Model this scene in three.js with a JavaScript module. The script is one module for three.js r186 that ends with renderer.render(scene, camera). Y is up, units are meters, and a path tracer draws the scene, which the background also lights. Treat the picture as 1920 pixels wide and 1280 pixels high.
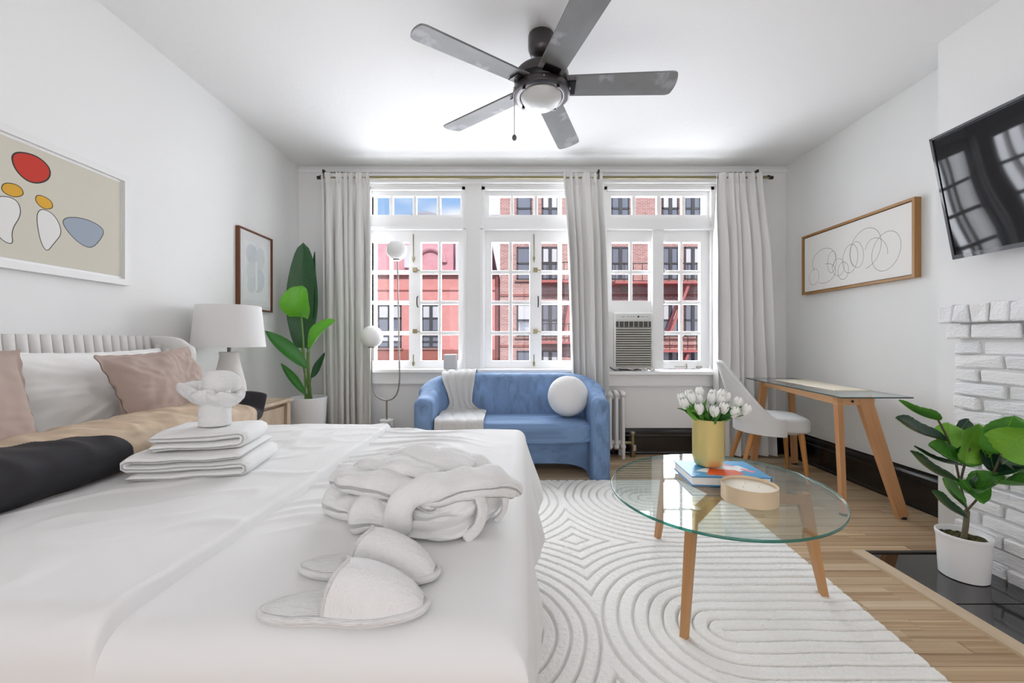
import * as THREE from 'three';
import { RoundedBoxGeometry } from 'three/addons/geometries/RoundedBoxGeometry.js';
import { mergeGeometries, mergeVertices } from 'three/addons/utils/BufferGeometryUtils.js';
import { ImprovedNoise } from 'three/addons/math/ImprovedNoise.js';
import { RectAreaLightUniformsLib } from 'three/addons/lights/RectAreaLightUniformsLib.js';

// ---------------------------------------------------------------- camera, sky, sun, light, exposure
RectAreaLightUniformsLib.init();
const scene = new THREE.Scene();
const camera = new THREE.PerspectiveCamera(2 * Math.atan(640 / 760) * 180 / Math.PI, 1.5, 0.05, 300);
camera.position.set(0, 1.1, 0);
camera.lookAt(0, 1.1, -1);
const renderer = new THREE.WebGLRenderer({ antialias: true });
renderer.toneMapping = THREE.LinearToneMapping;
renderer.toneMappingExposure = 0.95;
renderer.shadowMap.enabled = true;

const sun = new THREE.DirectionalLight(0xfff4e6, 3.6);        // stands behind this building and shines on the houses across the street
sun.position.set(8, 26, 16); sun.target.position.set(0, 2, -20);
sun.castShadow = true; sun.shadow.radius = 1;
Object.assign(sun.shadow.camera, { left: -30, right: 30, top: 30, bottom: -30, near: 1, far: 120 });
scene.add(sun, sun.target);

const WINDOW_DAYLIGHT = 16, UNSEEN_REAR_LIGHT = 2.3;
for (const [x, w] of [[-0.96, 0.96], [0.24, 0.98], [1.5, 1.02]]) {   // daylight arriving at the three windows
  const a = new THREE.RectAreaLight(0xf3f7ff, WINDOW_DAYLIGHT, w, 1.75);
  a.position.set(x, 1.74, -4.34); a.lookAt(x, 1.74, 0); scene.add(a);
}

{                                                                     // light from out of view behind the camera, placed to brighten camera-facing surfaces
  const a = new THREE.RectAreaLight(0xfbfbff, UNSEEN_REAR_LIGHT, 3.7, 1.9);
  a.position.set(0.3, 1.5, 1.98); a.lookAt(0.3, 1.5, 0); scene.add(a);
}

const noiseA = new ImprovedNoise();
const n3 = (x, y, z = 0) => noiseA.noise(x, y, z);
const clamp = (x, a = 0, b = 1) => Math.min(b, Math.max(a, x));
const lerp = (a, b, t) => a + (b - a) * t;
const smooth = (a, b, x) => { const t = clamp((x - a) / (b - a)); return t * t * (3 - 2 * t); };
let seedState = 12345;
const rnd = () => { seedState = (seedState + 0x6d2b79f5) | 0; let t = Math.imul(seedState ^ (seedState >>> 15), 1 | seedState); t = (t + Math.imul(t ^ (t >>> 7), 61 | t)) ^ t; return ((t ^ (t >>> 14)) >>> 0) / 4294967296; };
const rr = (a, b) => a + (b - a) * rnd();

{ // blue sky with white clouds
  const W = 1024, H = 512, d = new Float32Array(W * H * 4);
  for (let r = 0; r < H; r++) for (let c = 0; c < W; c++) {
    const el = ((r + 0.5) / H - 0.5) * Math.PI, az = ((c + 0.5) / W) * 2 * Math.PI, x = Math.cos(el) * Math.cos(az), y = Math.sin(el), z = Math.cos(el) * Math.sin(az);
    let k = 0, amp = 0.55;
    for (let o = 0, f = 2.3; o < 5; o++, f *= 2.05, amp *= 0.55) k += amp * n3(x * f + 3.1, y * f * 2.2 + 9.2, z * f + 5.7);
    const cloud = smooth(-0.02, 0.34, k + 0.14 + 0.25 * Math.exp(-Math.abs(y) * 4.5)), up = clamp(y * 1.6), i = (r * W + c) * 4;
    const blue = [lerp(0.52, 0.2, up), lerp(0.73, 0.45, up), lerp(1.0, 0.92, up)];
    const haze = y < 0 ? 0.6 : 1;
    for (let q = 0; q < 3; q++) d[i + q] = haze * lerp(blue[q], [1.05, 1.06, 1.1][q], cloud);
    d[i + 3] = 1;
  }
  const t = new THREE.DataTexture(d, W, H, THREE.RGBAFormat, THREE.FloatType);
  t.mapping = THREE.EquirectangularReflectionMapping; t.magFilter = THREE.LinearFilter; t.needsUpdate = true;
  scene.background = t;
}

// ---------------------------------------------------------------- helpers
const V = (x, y, d) => new THREE.Vector3(x, y, -d);           // d is the distance into the room from the camera
const taken = new Map();
const numbered = (n) => { const k = taken.get(n) || 0; taken.set(n, k + 1); return k ? n + '_' + String(k).padStart(3, '0') : n; };
function tag(o, label, category, group) { o.userData.label = label; o.userData.category = category; if (group) o.userData.group = group; return o; }
function thing(name, label, category, pos = [0, 0, 0], turn = 0, group) {
  const o = new THREE.Group(); o.name = numbered(name); scene.add(o); o.position.set(...pos); o.rotation.y = turn; return tag(o, label, category, group);
}
function part(name, geo, mat, parent, label) {
  const m = new THREE.Mesh(Array.isArray(geo) ? merge(geo) : geo, mat); m.name = name; parent.add(m); if (label) m.userData.label = label; return m;
}
function solo(name, geo, mat, label, category, group) { const m = part(numbered(name), geo, mat, scene); return tag(m, label, category, group); }
function struct(name, label, geo, mat) {
  const m = geo ? new THREE.Mesh(Array.isArray(geo) ? merge(geo) : geo, mat) : new THREE.Group();
  m.name = name; m.userData = { kind: 'structure', label, category: name.split('_')[0] }; scene.add(m); return m;
}
function merge(list) {
  return mergeGeometries(list.map((g) => {
    const q = g.index ? g.toNonIndexed() : g.clone();
    for (const k of Object.keys(q.attributes)) if (!['position', 'normal', 'uv'].includes(k)) q.deleteAttribute(k);
    if (!q.attributes.uv) q.setAttribute('uv', new THREE.BufferAttribute(new Float32Array(q.attributes.position.count * 2), 2));
    return q;
  }));
}
const box = (x0, x1, y0, y1, z0, z1) => new THREE.BoxGeometry(Math.abs(x1 - x0), Math.abs(y1 - y0), Math.abs(z1 - z0)).translate((x0 + x1) / 2, (y0 + y1) / 2, (z0 + z1) / 2);
const boxD = (x0, x1, y0, y1, d0, d1) => box(x0, x1, y0, y1, -d1, -d0);
const rbox = (x0, x1, y0, y1, z0, z1, r = 0.005, s = 3) => new RoundedBoxGeometry(Math.abs(x1 - x0), Math.abs(y1 - y0), Math.abs(z1 - z0), s, r).translate((x0 + x1) / 2, (y0 + y1) / 2, (z0 + z1) / 2);
const rboxD = (x0, x1, y0, y1, d0, d1, r, s) => rbox(x0, x1, y0, y1, -d1, -d0, r, s);
function metric(g, s = 1) {       // uv in metres by the main direction of each face
  const q = g.index ? g.toNonIndexed() : g, p = q.attributes.position, n = q.attributes.normal, uv = new Float32Array(p.count * 2);
  for (let i = 0; i < p.count; i++) {
    const ax = Math.abs(n.getX(i)), ay = Math.abs(n.getY(i)), az = Math.abs(n.getZ(i));
    const [a, b] = ay > ax && ay > az ? [p.getX(i), p.getZ(i)] : ax > az ? [p.getZ(i), p.getY(i)] : [p.getX(i), p.getY(i)];
    uv[2 * i] = a * s; uv[2 * i + 1] = b * s;
  }
  q.setAttribute('uv', new THREE.BufferAttribute(uv, 2)); return q;
}
function rod(p, q, r0, r1 = r0, seg = 14) {
  const d = q.clone().sub(p), g = new THREE.CylinderGeometry(r1, r0, d.length(), seg);
  g.applyQuaternion(new THREE.Quaternion().setFromUnitVectors(new THREE.Vector3(0, 1, 0), d.clone().normalize()));
  const c = p.clone().add(q).multiplyScalar(0.5); return g.translate(c.x, c.y, c.z);
}
function bar(p, q, w0, t0, w1 = w0, t1 = t0, face = new THREE.Vector3(0, 0, 1)) {   // four-sided tapering bar; the width lies across face
  const d = q.clone().sub(p), T = d.clone().normalize(), S = new THREE.Vector3().crossVectors(T, face).normalize(), U = new THREE.Vector3().crossVectors(S, T);
  const g = new THREE.BoxGeometry(1, 1, 1, 1, 1, 1), a = g.attributes.position;
  for (let i = 0; i < a.count; i++) {
    const t = a.getY(i) + 0.5, c = p.clone().addScaledVector(d, t).addScaledVector(S, a.getX(i) * lerp(w0, w1, t)).addScaledVector(U, a.getZ(i) * lerp(t0, t1, t));
    a.setXYZ(i, c.x, c.y, c.z);
  }
  g.computeVertexNormals();
  const L = d.length(), uv = g.attributes.uv; for (let i = 0; i < uv.count; i++) uv.setXY(i, uv.getX(i) * 0.08, uv.getY(i) * L);
  return g;
}
const tube = (pts, r, n = 40, rs = 8, closed = false) => new THREE.TubeGeometry(new THREE.CatmullRomCurve3(pts, closed), n, r, rs, closed);
const lathe = (pts, seg = 40) => new THREE.LatheGeometry(pts.map(([x, y]) => new THREE.Vector2(Math.max(x, 0.0001), y)), seg);
function grid(nu, nv, fn, wrap = false, uvs = [1, 1]) {
  const pos = [], uv = [], idx = [], cu = wrap ? nu : nu + 1;
  for (let j = 0; j <= nv; j++) for (let i = 0; i < cu; i++) { const p = fn(i / nu, j / nv); pos.push(p.x ?? p[0], p.y ?? p[1], p.z ?? p[2]); uv.push(i / nu * uvs[0], j / nv * uvs[1]); }
  for (let j = 0; j < nv; j++) for (let i = 0; i < nu; i++) {
    const a = j * cu + i, b = j * cu + (i + 1) % cu, c = a + cu, e = b + cu; idx.push(a, b, e, a, e, c);
  }
  const g = new THREE.BufferGeometry();
  g.setAttribute('position', new THREE.Float32BufferAttribute(pos, 3)); g.setAttribute('uv', new THREE.Float32BufferAttribute(uv, 2)); g.setIndex(idx); g.computeVertexNormals(); return g;
}
const spow = (x, e) => Math.sign(x) * Math.pow(Math.abs(x), e);
// a soft band swept along a curve: cross-section is a rounded rectangle, ends are rounded
function ribbon(pts, width, thick, up = new THREE.Vector3(0, 1, 0), o = {}) {
  const c = new THREE.CatmullRomCurve3(pts), n = o.n ?? 48, m = o.m ?? 24, e = o.e ?? 0.55, round = o.round ?? 0.06, rough = o.rough ?? 0, f = o.freq ?? 18;
  return grid(m, n, (u, v) => {
    const p = c.getPointAt(v), T = c.getTangentAt(v), upv = typeof up === 'function' ? up(v) : up, S = new THREE.Vector3().crossVectors(T, upv).normalize(), U = new THREE.Vector3().crossVectors(S, T).normalize();
    const k = Math.sqrt(clamp(1 - Math.pow(clamp((round - Math.min(v, 1 - v)) / round), 2), 0.0004)), a = u * 2 * Math.PI;
    const w = (typeof width === 'function' ? width(v) : width) / 2, h = (typeof thick === 'function' ? thick(v) : thick) / 2;
    const x = w * k * spow(Math.cos(a), e), y = h * k * spow(Math.sin(a), e);
    const q = p.clone().addScaledVector(S, x).addScaledVector(U, y);
    if (rough) { const z = rough * n3(q.x * f, q.y * f, q.z * f); q.addScaledVector(U, z * Math.sin(a)).addScaledVector(S, z * Math.cos(a)); }
    return q;
  }, true);
}
// a cushion: x wide, y high, z thick; flange is the flat border, wrinkle the depth of its creases
function cushion(w, h, t, o = {}) {
  const n = o.n ?? 56, flange = o.flange ?? 0, wr = o.wrinkle ?? 0.006, sd = o.seed ?? 0, e = o.e ?? 0.5;
  const side = (s) => grid(n, n, (u, v) => {
    const x = 2 * u - 1, y = 2 * v - 1, ix = clamp(Math.abs(x) / (1 - flange)), iy = clamp(Math.abs(y) / (1 - flange));
    const th = Math.pow(Math.max(0, (1 - ix * ix) * (1 - iy * iy)), e), pin = o.pinch ?? 0.07;
    let X = w / 2 * x * (1 - pin * (1 - y * y) * Math.pow(Math.abs(x), 3)), Y = h / 2 * y * (1 - pin * (1 - x * x) * Math.pow(Math.abs(y), 3));
    const r = Math.hypot(x, y), dirn = Math.atan2(y, x);
    const cr = wr * (n3(x * 2.2 + sd, y * 2.2, s) + 0.6 * Math.abs(n3(dirn * 5 + sd, r * 1.2, 3)) * clamp(r * 1.1) + 0.35 * n3(x * 6 + sd, y * 5, s * 2));
    const flut = flange ? smooth(0.0, 1, (Math.max(Math.abs(x), Math.abs(y)) - (1 - flange)) / flange) * 0.003 * Math.sin((Math.abs(x) > Math.abs(y) ? y : x) * 24 + sd) : 0;
    return [X, Y, s * (th * t / 2 + 0.002) + (th > 0.02 ? cr * Math.min(1, th * 3) * s : 0) + flut];
  });
  const f = side(1), b = side(-1); b.index.array.reverse(); b.computeVertexNormals();
  return merge([f, b]);
}
// value noise that tiles
const lat = new Float32Array(65536); for (let i = 0; i < 65536; i++) lat[i] = rnd();
function vn(x, y, px, py) {
  const x0 = Math.floor(x), y0 = Math.floor(y), fx = x - x0, fy = y - y0, sx = fx * fx * (3 - 2 * fx), sy = fy * fy * (3 - 2 * fy);
  const g = (a, b) => lat[((((a % px) + px) % px) * 131 + (((b % py) + py) % py) * 977) & 65535];
  return lerp(lerp(g(x0, y0), g(x0 + 1, y0), sx), lerp(g(x0, y0 + 1), g(x0 + 1, y0 + 1), sx), sy);
}
function fb(u, v, px, py, oct = 4) { let s = 0, a = 0.5, t = 0; for (let o = 0; o < oct; o++, px *= 2, py *= 2, a *= 0.55) { s += a * vn(u * px, v * py, px, py); t += a; } return s / t; }
function tex(w, h, fn, srgb = true, rep) {
  const d = new Uint8Array(w * h * 4);
  for (let j = 0; j < h; j++) for (let i = 0; i < w; i++) { const c = fn(i / w, j / h), k = (j * w + i) * 4; d[k] = clamp(c[0]) * 255; d[k + 1] = clamp(c[1] ?? c[0]) * 255; d[k + 2] = clamp(c[2] ?? c[0]) * 255; d[k + 3] = 255; }
  const t = new THREE.DataTexture(d, w, h); t.wrapS = t.wrapT = THREE.RepeatWrapping; t.magFilter = THREE.LinearFilter; t.minFilter = THREE.LinearMipmapLinearFilter; t.generateMipmaps = true;
  if (srgb) t.colorSpace = THREE.SRGBColorSpace; if (rep) t.repeat.set(...rep); t.needsUpdate = true; return t;
}
function canvasTex(w, h, draw) {
  const c = document.createElement('canvas'); c.width = w; c.height = h; draw(c.getContext('2d'), w, h);
  const t = new THREE.CanvasTexture(c); t.colorSpace = THREE.SRGBColorSpace; return t;
}
const std = (color, roughness = 0.7, extra = {}) => new THREE.MeshStandardMaterial({ color, roughness, side: THREE.DoubleSide, ...extra });
const phy = (color, roughness = 0.7, extra = {}) => new THREE.MeshPhysicalMaterial({ color, roughness, side: THREE.DoubleSide, ...extra });
const mix3 = (a, b, t) => a.map((x, i) => lerp(x, b[i], t));
function woodTex(light, dark, rings = 14, seed = 0) {
  return tex(256, 1024, (u, v) => {
    const g = fb(u + seed, v * 0.25, rings, 3, 4), fine = fb(u + seed * 2, v, 96, 8, 3), k = clamp(0.15 + 0.9 * Math.pow(g, 1.3) * (0.6 + 0.8 * fine));
    return mix3(light, dark, k);
  });
}

// ---------------------------------------------------------------- materials
const weaveBump = tex(128, 128, (u, v) => [0.5 + 0.25 * Math.sin(u * 2 * Math.PI * 32) * Math.cos(v * 2 * Math.PI * 32) + 0.3 * (fb(u, v, 16, 16, 3) - 0.5)], false);
const terryBump = tex(256, 256, (u, v) => [fb(u, v, 48, 48, 3)], false);
const plasterBump = tex(512, 512, (u, v) => [0.6 * fb(u, v, 6, 6, 5) + 0.4 * fb(u + 0.3, v, 60, 60, 2)], false);
const M = {
  wall: std(0xeeeeec, 0.9, { bumpMap: plasterBump, bumpScale: 0.0015 }),
  ceiling: std(0xf1f1f0, 0.92, { bumpMap: plasterBump, bumpScale: 0.002 }),
  trim: std(0xf3f3f2, 0.45),
  black: phy(0x0d0c0d, 0.22, { clearcoat: 0.5, clearcoatRoughness: 0.15 }),
  linen: std(0xe9e9e7, 0.85, { bumpMap: weaveBump, bumpScale: 0.0003 }),
  pillowWhite: std(0xf3f3f0, 0.85),
  terry: phy(0xe8e8e6, 1, { bumpMap: terryBump, bumpScale: 0.0018 }),
  nickel: std(0xa8a49a, 0.28, { metalness: 1 }),
  brass: std(0x8f8768, 0.35, { metalness: 1 }),
  darkMetal: std(0x3a3838, 0.35, { metalness: 0.8 }),
  glass: phy(0xffffff, 0.0, { transmission: 1, thickness: 0, ior: 1.45 }),
};
// ---------------------------------------------------------------- room shell
const XL = -2.095, XR = 2.69, DB = 3.98, DN = -1.7, H = 2.82, DO = 4.28;
struct('ceiling', 'white plastered ceiling', metric(boxD(XL - 0.25, XR + 0.25, H, H + 0.25, DN - 0.25, DO), 0.5), M.ceiling);
struct('wall_left', 'white wall behind the headboard', metric(boxD(XL - 0.25, XL, -0.1, H, DN - 0.25, DO), 0.5), M.wall);
struct('wall_right', 'white wall behind the desk', metric(boxD(XR, XR + 0.25, -0.1, H, DN - 0.25, DO), 0.5), M.wall);
struct('wall_rear', 'white wall behind the viewer', [boxD(XL, -1.6, -0.1, H, DN - 0.25, DN), boxD(2.2, XR, -0.1, H, DN - 0.25, DN), boxD(-1.6, 2.2, -0.1, 0.5, DN - 0.25, DN), boxD(-1.6, 2.2, 2.5, H, DN - 0.25, DN)].map((g) => metric(g, 0.5)), M.wall);
{
  const g = struct('window_4', 'unseen wide window behind the viewer, lighting the room from the front');  // out of view, placed for the soft light from behind the camera
  part('frame', [boxD(-1.6, 2.2, 0.5, 0.56, -1.86, -1.8), boxD(-1.6, 2.2, 2.44, 2.5, -1.86, -1.8), ...[-1.57, -0.62, 0.3, 1.22, 2.17].map((x) => boxD(x - 0.03, x + 0.03, 0.56, 2.44, -1.86, -1.8))], M.trim, g);
  for (const x of [-1.095, -0.16, 0.76, 1.695]) part('pane', new THREE.PlaneGeometry(0.88, 1.88).translate(x, 1.5, 1.83), M.glass, g);
}
const U = [[-1.424, -0.461], [-0.298, 0.707], [0.906, 1.99]], Y0W = 0.80, Y1W = 2.624;
struct('wall_window', 'white wall with three tall windows', [
  boxD(XL, U[0][0], -0.1, H, DB, DO), boxD(U[0][1], U[1][0], Y0W, Y1W, DB, DO), boxD(U[1][1], U[2][0], Y0W, Y1W, DB, DO), boxD(U[2][1], XR, -0.1, H, DB, DO),
  boxD(U[0][0], U[2][1], -0.1, Y0W, DB, DO), boxD(U[0][0], U[2][1], Y1W, H, DB, DO)].map((g) => metric(g, 0.5)), M.wall);
struct('wall_chimney', 'white chimney breast above the brick fireplace', metric(boxD(2.46, XR, -0.02, H, 0.3, 2.34), 0.5), M.wall);

// floor: strips of oak, laid across the room
const oak = [[[0.88, 0.80, 0.68], [0.62, 0.50, 0.37]], [[0.85, 0.75, 0.62], [0.57, 0.45, 0.33]], [[0.90, 0.83, 0.72], [0.68, 0.57, 0.44]], [[0.82, 0.72, 0.58], [0.54, 0.42, 0.30]], [[0.87, 0.78, 0.64], [0.63, 0.51, 0.38]]]
  .map(([a, b], i) => std(0xffffff, 0.5, { map: woodTex(a, b, 10 + 3 * i, i * 0.17) }));
const floor = struct('floor', 'worn oak strip floor', boxD(XL - 0.02, XR + 0.02, -0.14, -0.006, DN, DO - 0.02), std(0x2b2018, 0.9));
{
  const rest = oak.map(() => []), pitch = 0.058;
  for (let d = DN, row = 0; d < DB; d += pitch, row++) {
    let x = XL - rnd() * 0.9;
    while (x < XR) {
      const L = rr(0.7, 1.5), x0 = Math.max(x, XL), x1 = Math.min(x + L - 0.002, XR), k = Math.floor(rnd() * oak.length), o1 = rnd(), o2 = rnd();
      x += L; if (x1 - x0 < 0.02) continue;
      const lift = rr(-0.0012, 0), g = boxD(x0, x1, -0.012, lift, d, Math.min(d + pitch - 0.0018, DB)), p = g.attributes.position, uv = g.attributes.uv;
      for (let i = 0; i < p.count; i++) uv.setXY(i, p.getZ(i) / 0.22 + o1, p.getX(i) / 1.3 + o2);
      const seen = d > 0.95 && d < 3.35 && x1 > 0.1;
      if (seen) part('floorboard', g, oak[k], floor); else rest[k].push(g);
    }
  }
  rest.forEach((l, k) => { part('floorboards', l, oak[k], floor).userData.kind = 'stuff'; });
}
// black moulded skirting
const skirt = (len) => {
  const s = new THREE.Shape(); [[0, 0], [0.034, 0], [0.034, 0.015], [0.022, 0.026], [0.022, 0.165], [0.028, 0.172], [0.028, 0.182], [0.020, 0.19], [0.020, 0.205], [0.024, 0.212], [0.016, 0.228], [0.008, 0.236], [0.006, 0.252], [0, 0.252]].forEach(([x, y], i) => (i ? s.lineTo(x, y) : s.moveTo(x, y)));
  return new THREE.ExtrudeGeometry(s, { depth: len, bevelEnabled: false });
};
struct('baseboard_right', 'glossy black moulded baseboard along the desk wall', skirt(DB - 2.34).rotateY(Math.PI).translate(XR, 0, -2.34), M.black);
struct('baseboard_window', 'glossy black moulded baseboard under the windows', skirt(XR - XL).rotateY(-Math.PI / 2).translate(XR, 0, -DB), M.black);
struct('baseboard_left', 'glossy black moulded baseboard behind the bed', skirt(DB - DN).translate(XL, 0, -DB), M.black);
struct('trim_1', 'narrow white picture rail under the ceiling above the windows', [boxD(XL, XR, 2.755, 2.785, DB - 0.018, DB), boxD(-1.47, 2.04, 2.645, 2.70, DB - 0.035, DB), boxD(-1.50, 2.07, 2.70, 2.715, DB - 0.05, DB)], M.trim);

// ---------------------------------------------------------------- whitewashed brick fireplace
const brickBump = tex(256, 256, (u, v) => [0.7 * fb(u, v, 8, 8, 5) + 0.3 * fb(u, v, 40, 40, 2)], false);
const brickMats = [0xf6f6f6, 0xf1f2f3, 0xf8f8f7].map((c) => std(c, 0.5, { bumpMap: brickBump, bumpScale: 0.007 }));
const fire = thing('fireplace', 'whitewashed brick fireplace with a stepped brick shelf on top', 'fireplace');
part('mortar_core', [boxD(2.275, 2.458, 0, 1.27, 0.5, 2.055)], std(0xe4e4e3, 0.95, { bumpMap: brickBump, bumpScale: 0.01 }), fire);
function roughBrick(x0, x1, y0, y1, d0, d1) {
  const g = new RoundedBoxGeometry(x1 - x0, y1 - y0, d1 - d0, 2, 0.008), p = g.attributes.position, cx = (x0 + x1) / 2, cy = (y0 + y1) / 2, cz = -(d0 + d1) / 2;
  for (let i = 0; i < p.count; i++) {
    const x = p.getX(i) + cx, y = p.getY(i) + cy, z = p.getZ(i) + cz;
    p.setXYZ(i, x + 0.012 * n3(x * 9, y * 23, z * 13), y + 0.008 * n3(x * 9 + 5, y * 20, z * 15), z + 0.008 * n3(x * 9, y * 23 + 7, z * 13));
  }
  g.computeVertexNormals(); return g;
}
for (let c = 0; c < 16; c++) {
  const y0 = c * 0.0691 + 0.004, y1 = (c + 1) * 0.0691 - 0.006;
  let d = 2.07; const header = c % 2;
  for (let k = 0; d > 0.52; k++) {
    const L = k === 0 && header ? 0.105 : rr(0.19, 0.215), x = 2.258 + rr(-0.006, 0.008);
    part('brick', roughBrick(x, x + 0.1, y0 + rr(-0.002, 0.002), y1 + rr(-0.002, 0.002), Math.max(d - L, 0.5), d), brickMats[Math.floor(rnd() * 3)], fire);
    d -= L + rr(0.009, 0.016);
  }
}
for (let d = 2.09, k = 0; d > 0.52; k++) { const L = k === 0 ? 0.1 : rr(0.19, 0.21); part('brick', roughBrick(2.238, 2.44, 1.112, 1.184, Math.max(d - L, 0.5), d), brickMats[k % 3], fire); d -= L + 0.012; }
for (let d = 2.115, k = 0; d > 0.52; k++) { const L = rr(0.06, 0.078); part('brick', roughBrick(2.218 + rr(-0.004, 0.004), 2.44, 1.192, 1.284 + rr(-0.004, 0.003), Math.max(d - L, 0.5), d), brickMats[k % 3], fire); d -= L + 0.007; }

// hearth: black polished tiles in a pale wooden border
const hearth = thing('hearth', 'black polished tile hearth set in a pale wooden border', 'hearth');
const tileMat = phy(0x08080a, 0.06, { clearcoat: 0.6, clearcoatRoughness: 0.03 });
for (const [a, b] of [[1.692, 2.09], [1.272, 1.688], [0.85, 1.268]]) for (const [p, q] of [[1.842, 2.256]]) part('tile', rboxD(p, q, -0.01, 0.006, a, b, 0.002, 1), tileMat, hearth);
const palewood = std(0xffffff, 0.5, { map: woodTex([0.87, 0.81, 0.71], [0.72, 0.62, 0.49], 8, 0.4) });
part('border_strip', bar(V(1.806, 0.002, 0.85), V(1.806, 0.002, 2.118), 0.066, 0.02, 0.066, 0.02, new THREE.Vector3(0, 1, 0)), palewood, hearth);
part('border_strip', bar(V(1.84, 0.002, 2.103), V(2.26, 0.002, 2.103), 0.02, 0.02, 0.02, 0.02, new THREE.Vector3(0, 1, 0)), std(0x3a3330, 0.5), hearth);
// ---------------------------------------------------------------- windows
const XW = (u, d = 4.06) => (u - 960) * d / 760, YW = (v, d = 4.06) => 1.1 - (v - 640) * d / 760;   // read off the photograph at the depth of the sashes
const ROWS = [[455, 507], [514, 564], [571, 621], [628, 676]];
function barsAndPanes(g, cols, rows, frame, d0 = 4.035, d1 = 4.085) {
  const [fx0, fx1, fy0, fy1] = frame, x0 = XW(cols[0][0]), x1 = XW(cols.at(-1)[1]), y1 = YW(rows[0][0]), y0 = YW(rows.at(-1)[1]);
  const s = part('sash', [boxD(fx0, x0, fy0, fy1, d0, d1), boxD(x1, fx1, fy0, fy1, d0, d1), boxD(x0, x1, y1, fy1, d0, d1), boxD(x0, x1, fy0, y0, d0, d1)], M.trim, g);
  for (let i = 0; i + 1 < cols.length; i++) part('muntin', rboxD(XW(cols[i][1]), XW(cols[i + 1][0]), y0, y1, d0 + 0.006, d1 - 0.006, 0.006, 1), M.trim, s);
  for (let j = 0; j + 1 < rows.length; j++) part('muntin', rboxD(x0, x1, YW(rows[j + 1][0]), YW(rows[j][1]), d0 + 0.008, d1 - 0.008, 0.006, 1), M.trim, s);
  for (const [a, b] of cols) for (const [c, e] of rows) part('pane', new THREE.PlaneGeometry(XW(b) - XW(a) + 0.008, YW(c) - YW(e) + 0.008).translate((XW(a) + XW(b)) / 2, (YW(c) + YW(e)) / 2, -(d0 + d1) / 2), M.glass, s);
  return s;
}
function boltAndCatch(g, u, top, bottom, right) {
  const x = XW(u), h = (n, l) => part(n, l, M.brass, g);
  h('bolt', [rod(V(x - 0.012, YW(top), 4.02), V(x - 0.012, YW(top + 52), 4.02), 0.005), rboxD(x - 0.022, x - 0.002, YW(top + 48), YW(top + 42), 4.008, 4.036, 0.003, 1)]);
  h('bolt', [rod(V(x - 0.012, YW(bottom - 24), 4.02), V(x - 0.012, YW(bottom - 2), 4.02), 0.005), rboxD(x - 0.022, x - 0.002, YW(bottom - 10), YW(bottom - 4), 4.008, 4.036, 0.003, 1)]);
  for (const v of [507, 621]) h('catch', [rboxD(x - 0.018, x + 0.024, YW(v + 4), YW(v - 4), 4.012, 4.036, 0.004, 1), rod(V(x + 0.02, YW(v), 4.01), V(x + 0.055, YW(v) - 0.006, 4.01), 0.004)]);
  part('pull_handle', tube([V(x + 0.03, YW(556), 4.034), V(x + 0.03, YW(559), 4.0), V(x + 0.03, YW(572), 4.0), V(x + 0.03, YW(576), 4.034)], 0.006, 20), M.darkMetal, g);
}
function windowUnit(n, i, label, transom, tFrame) {
  const g = struct('window_' + n, label), [x0, x1] = U[i];
  // outer frame round the opening and the transom bar between the light above and the casements
  part('casing', [boxD(x0 - 0.0, x0 + 0.03, Y0W + 0.03, Y1W, DB + 0.01, 4.2), boxD(x1 - 0.03, x1, Y0W + 0.03, Y1W, DB + 0.01, 4.2), boxD(x0, x1, Y1W - 0.03, Y1W, DB + 0.01, 4.2),
    boxD(x0 + 0.03, x1 - 0.03, YW(433), YW(410), DB + 0.03, 4.12), boxD(x0 - 0.01, x1 + 0.01, YW(433) - 0.006, YW(433) + 0.02, DB - 0.012, DB + 0.06)], M.trim, g);
  for (const s of [-1, 1]) part('casing_bead', boxD(s < 0 ? x0 - 0.012 : x1 - 0.014, s < 0 ? x0 + 0.014 : x1 + 0.012, Y0W + 0.03, YW(433), DB - 0.012, DB + 0.03), M.trim, g);
  barsAndPanes(g, transom, [[369, 404]], [x0 + 0.03, x1 - 0.03, YW(410), Y1W - 0.03]);
  return g;
}
const bottomW = Y0W + 0.03, topLeaf = YW(433);
{
  const g = windowUnit(1, 0, 'left of the three windows, red house behind it', [[694, 731], [738, 775], [782, 820], [827, 864]]);
  const m = XW(778); barsAndPanes(g, [[698, 731], [737, 768]], ROWS, [U[0][0] + 0.03, m, bottomW, topLeaf]); barsAndPanes(g, [[790, 822], [828, 860]], ROWS, [m, U[0][1] - 0.03, bottomW, topLeaf]);
  boltAndCatch(g, 779, 441, 688);
}
{
  const g = windowUnit(2, 1, 'middle of the three windows, partly behind the middle curtain', [[918, 957], [963, 1001], [1008, 1046], [1053, 1090]]);
  const m = XW(1003); barsAndPanes(g, [[922, 954], [961, 993]], ROWS, [U[1][0] + 0.03, m, bottomW, topLeaf]); barsAndPanes(g, [[1015, 1046], [1053, 1084]], ROWS, [m, U[1][1] - 0.03, bottomW, topLeaf]);
  boltAndCatch(g, 1003, 441, 688);
}
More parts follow.
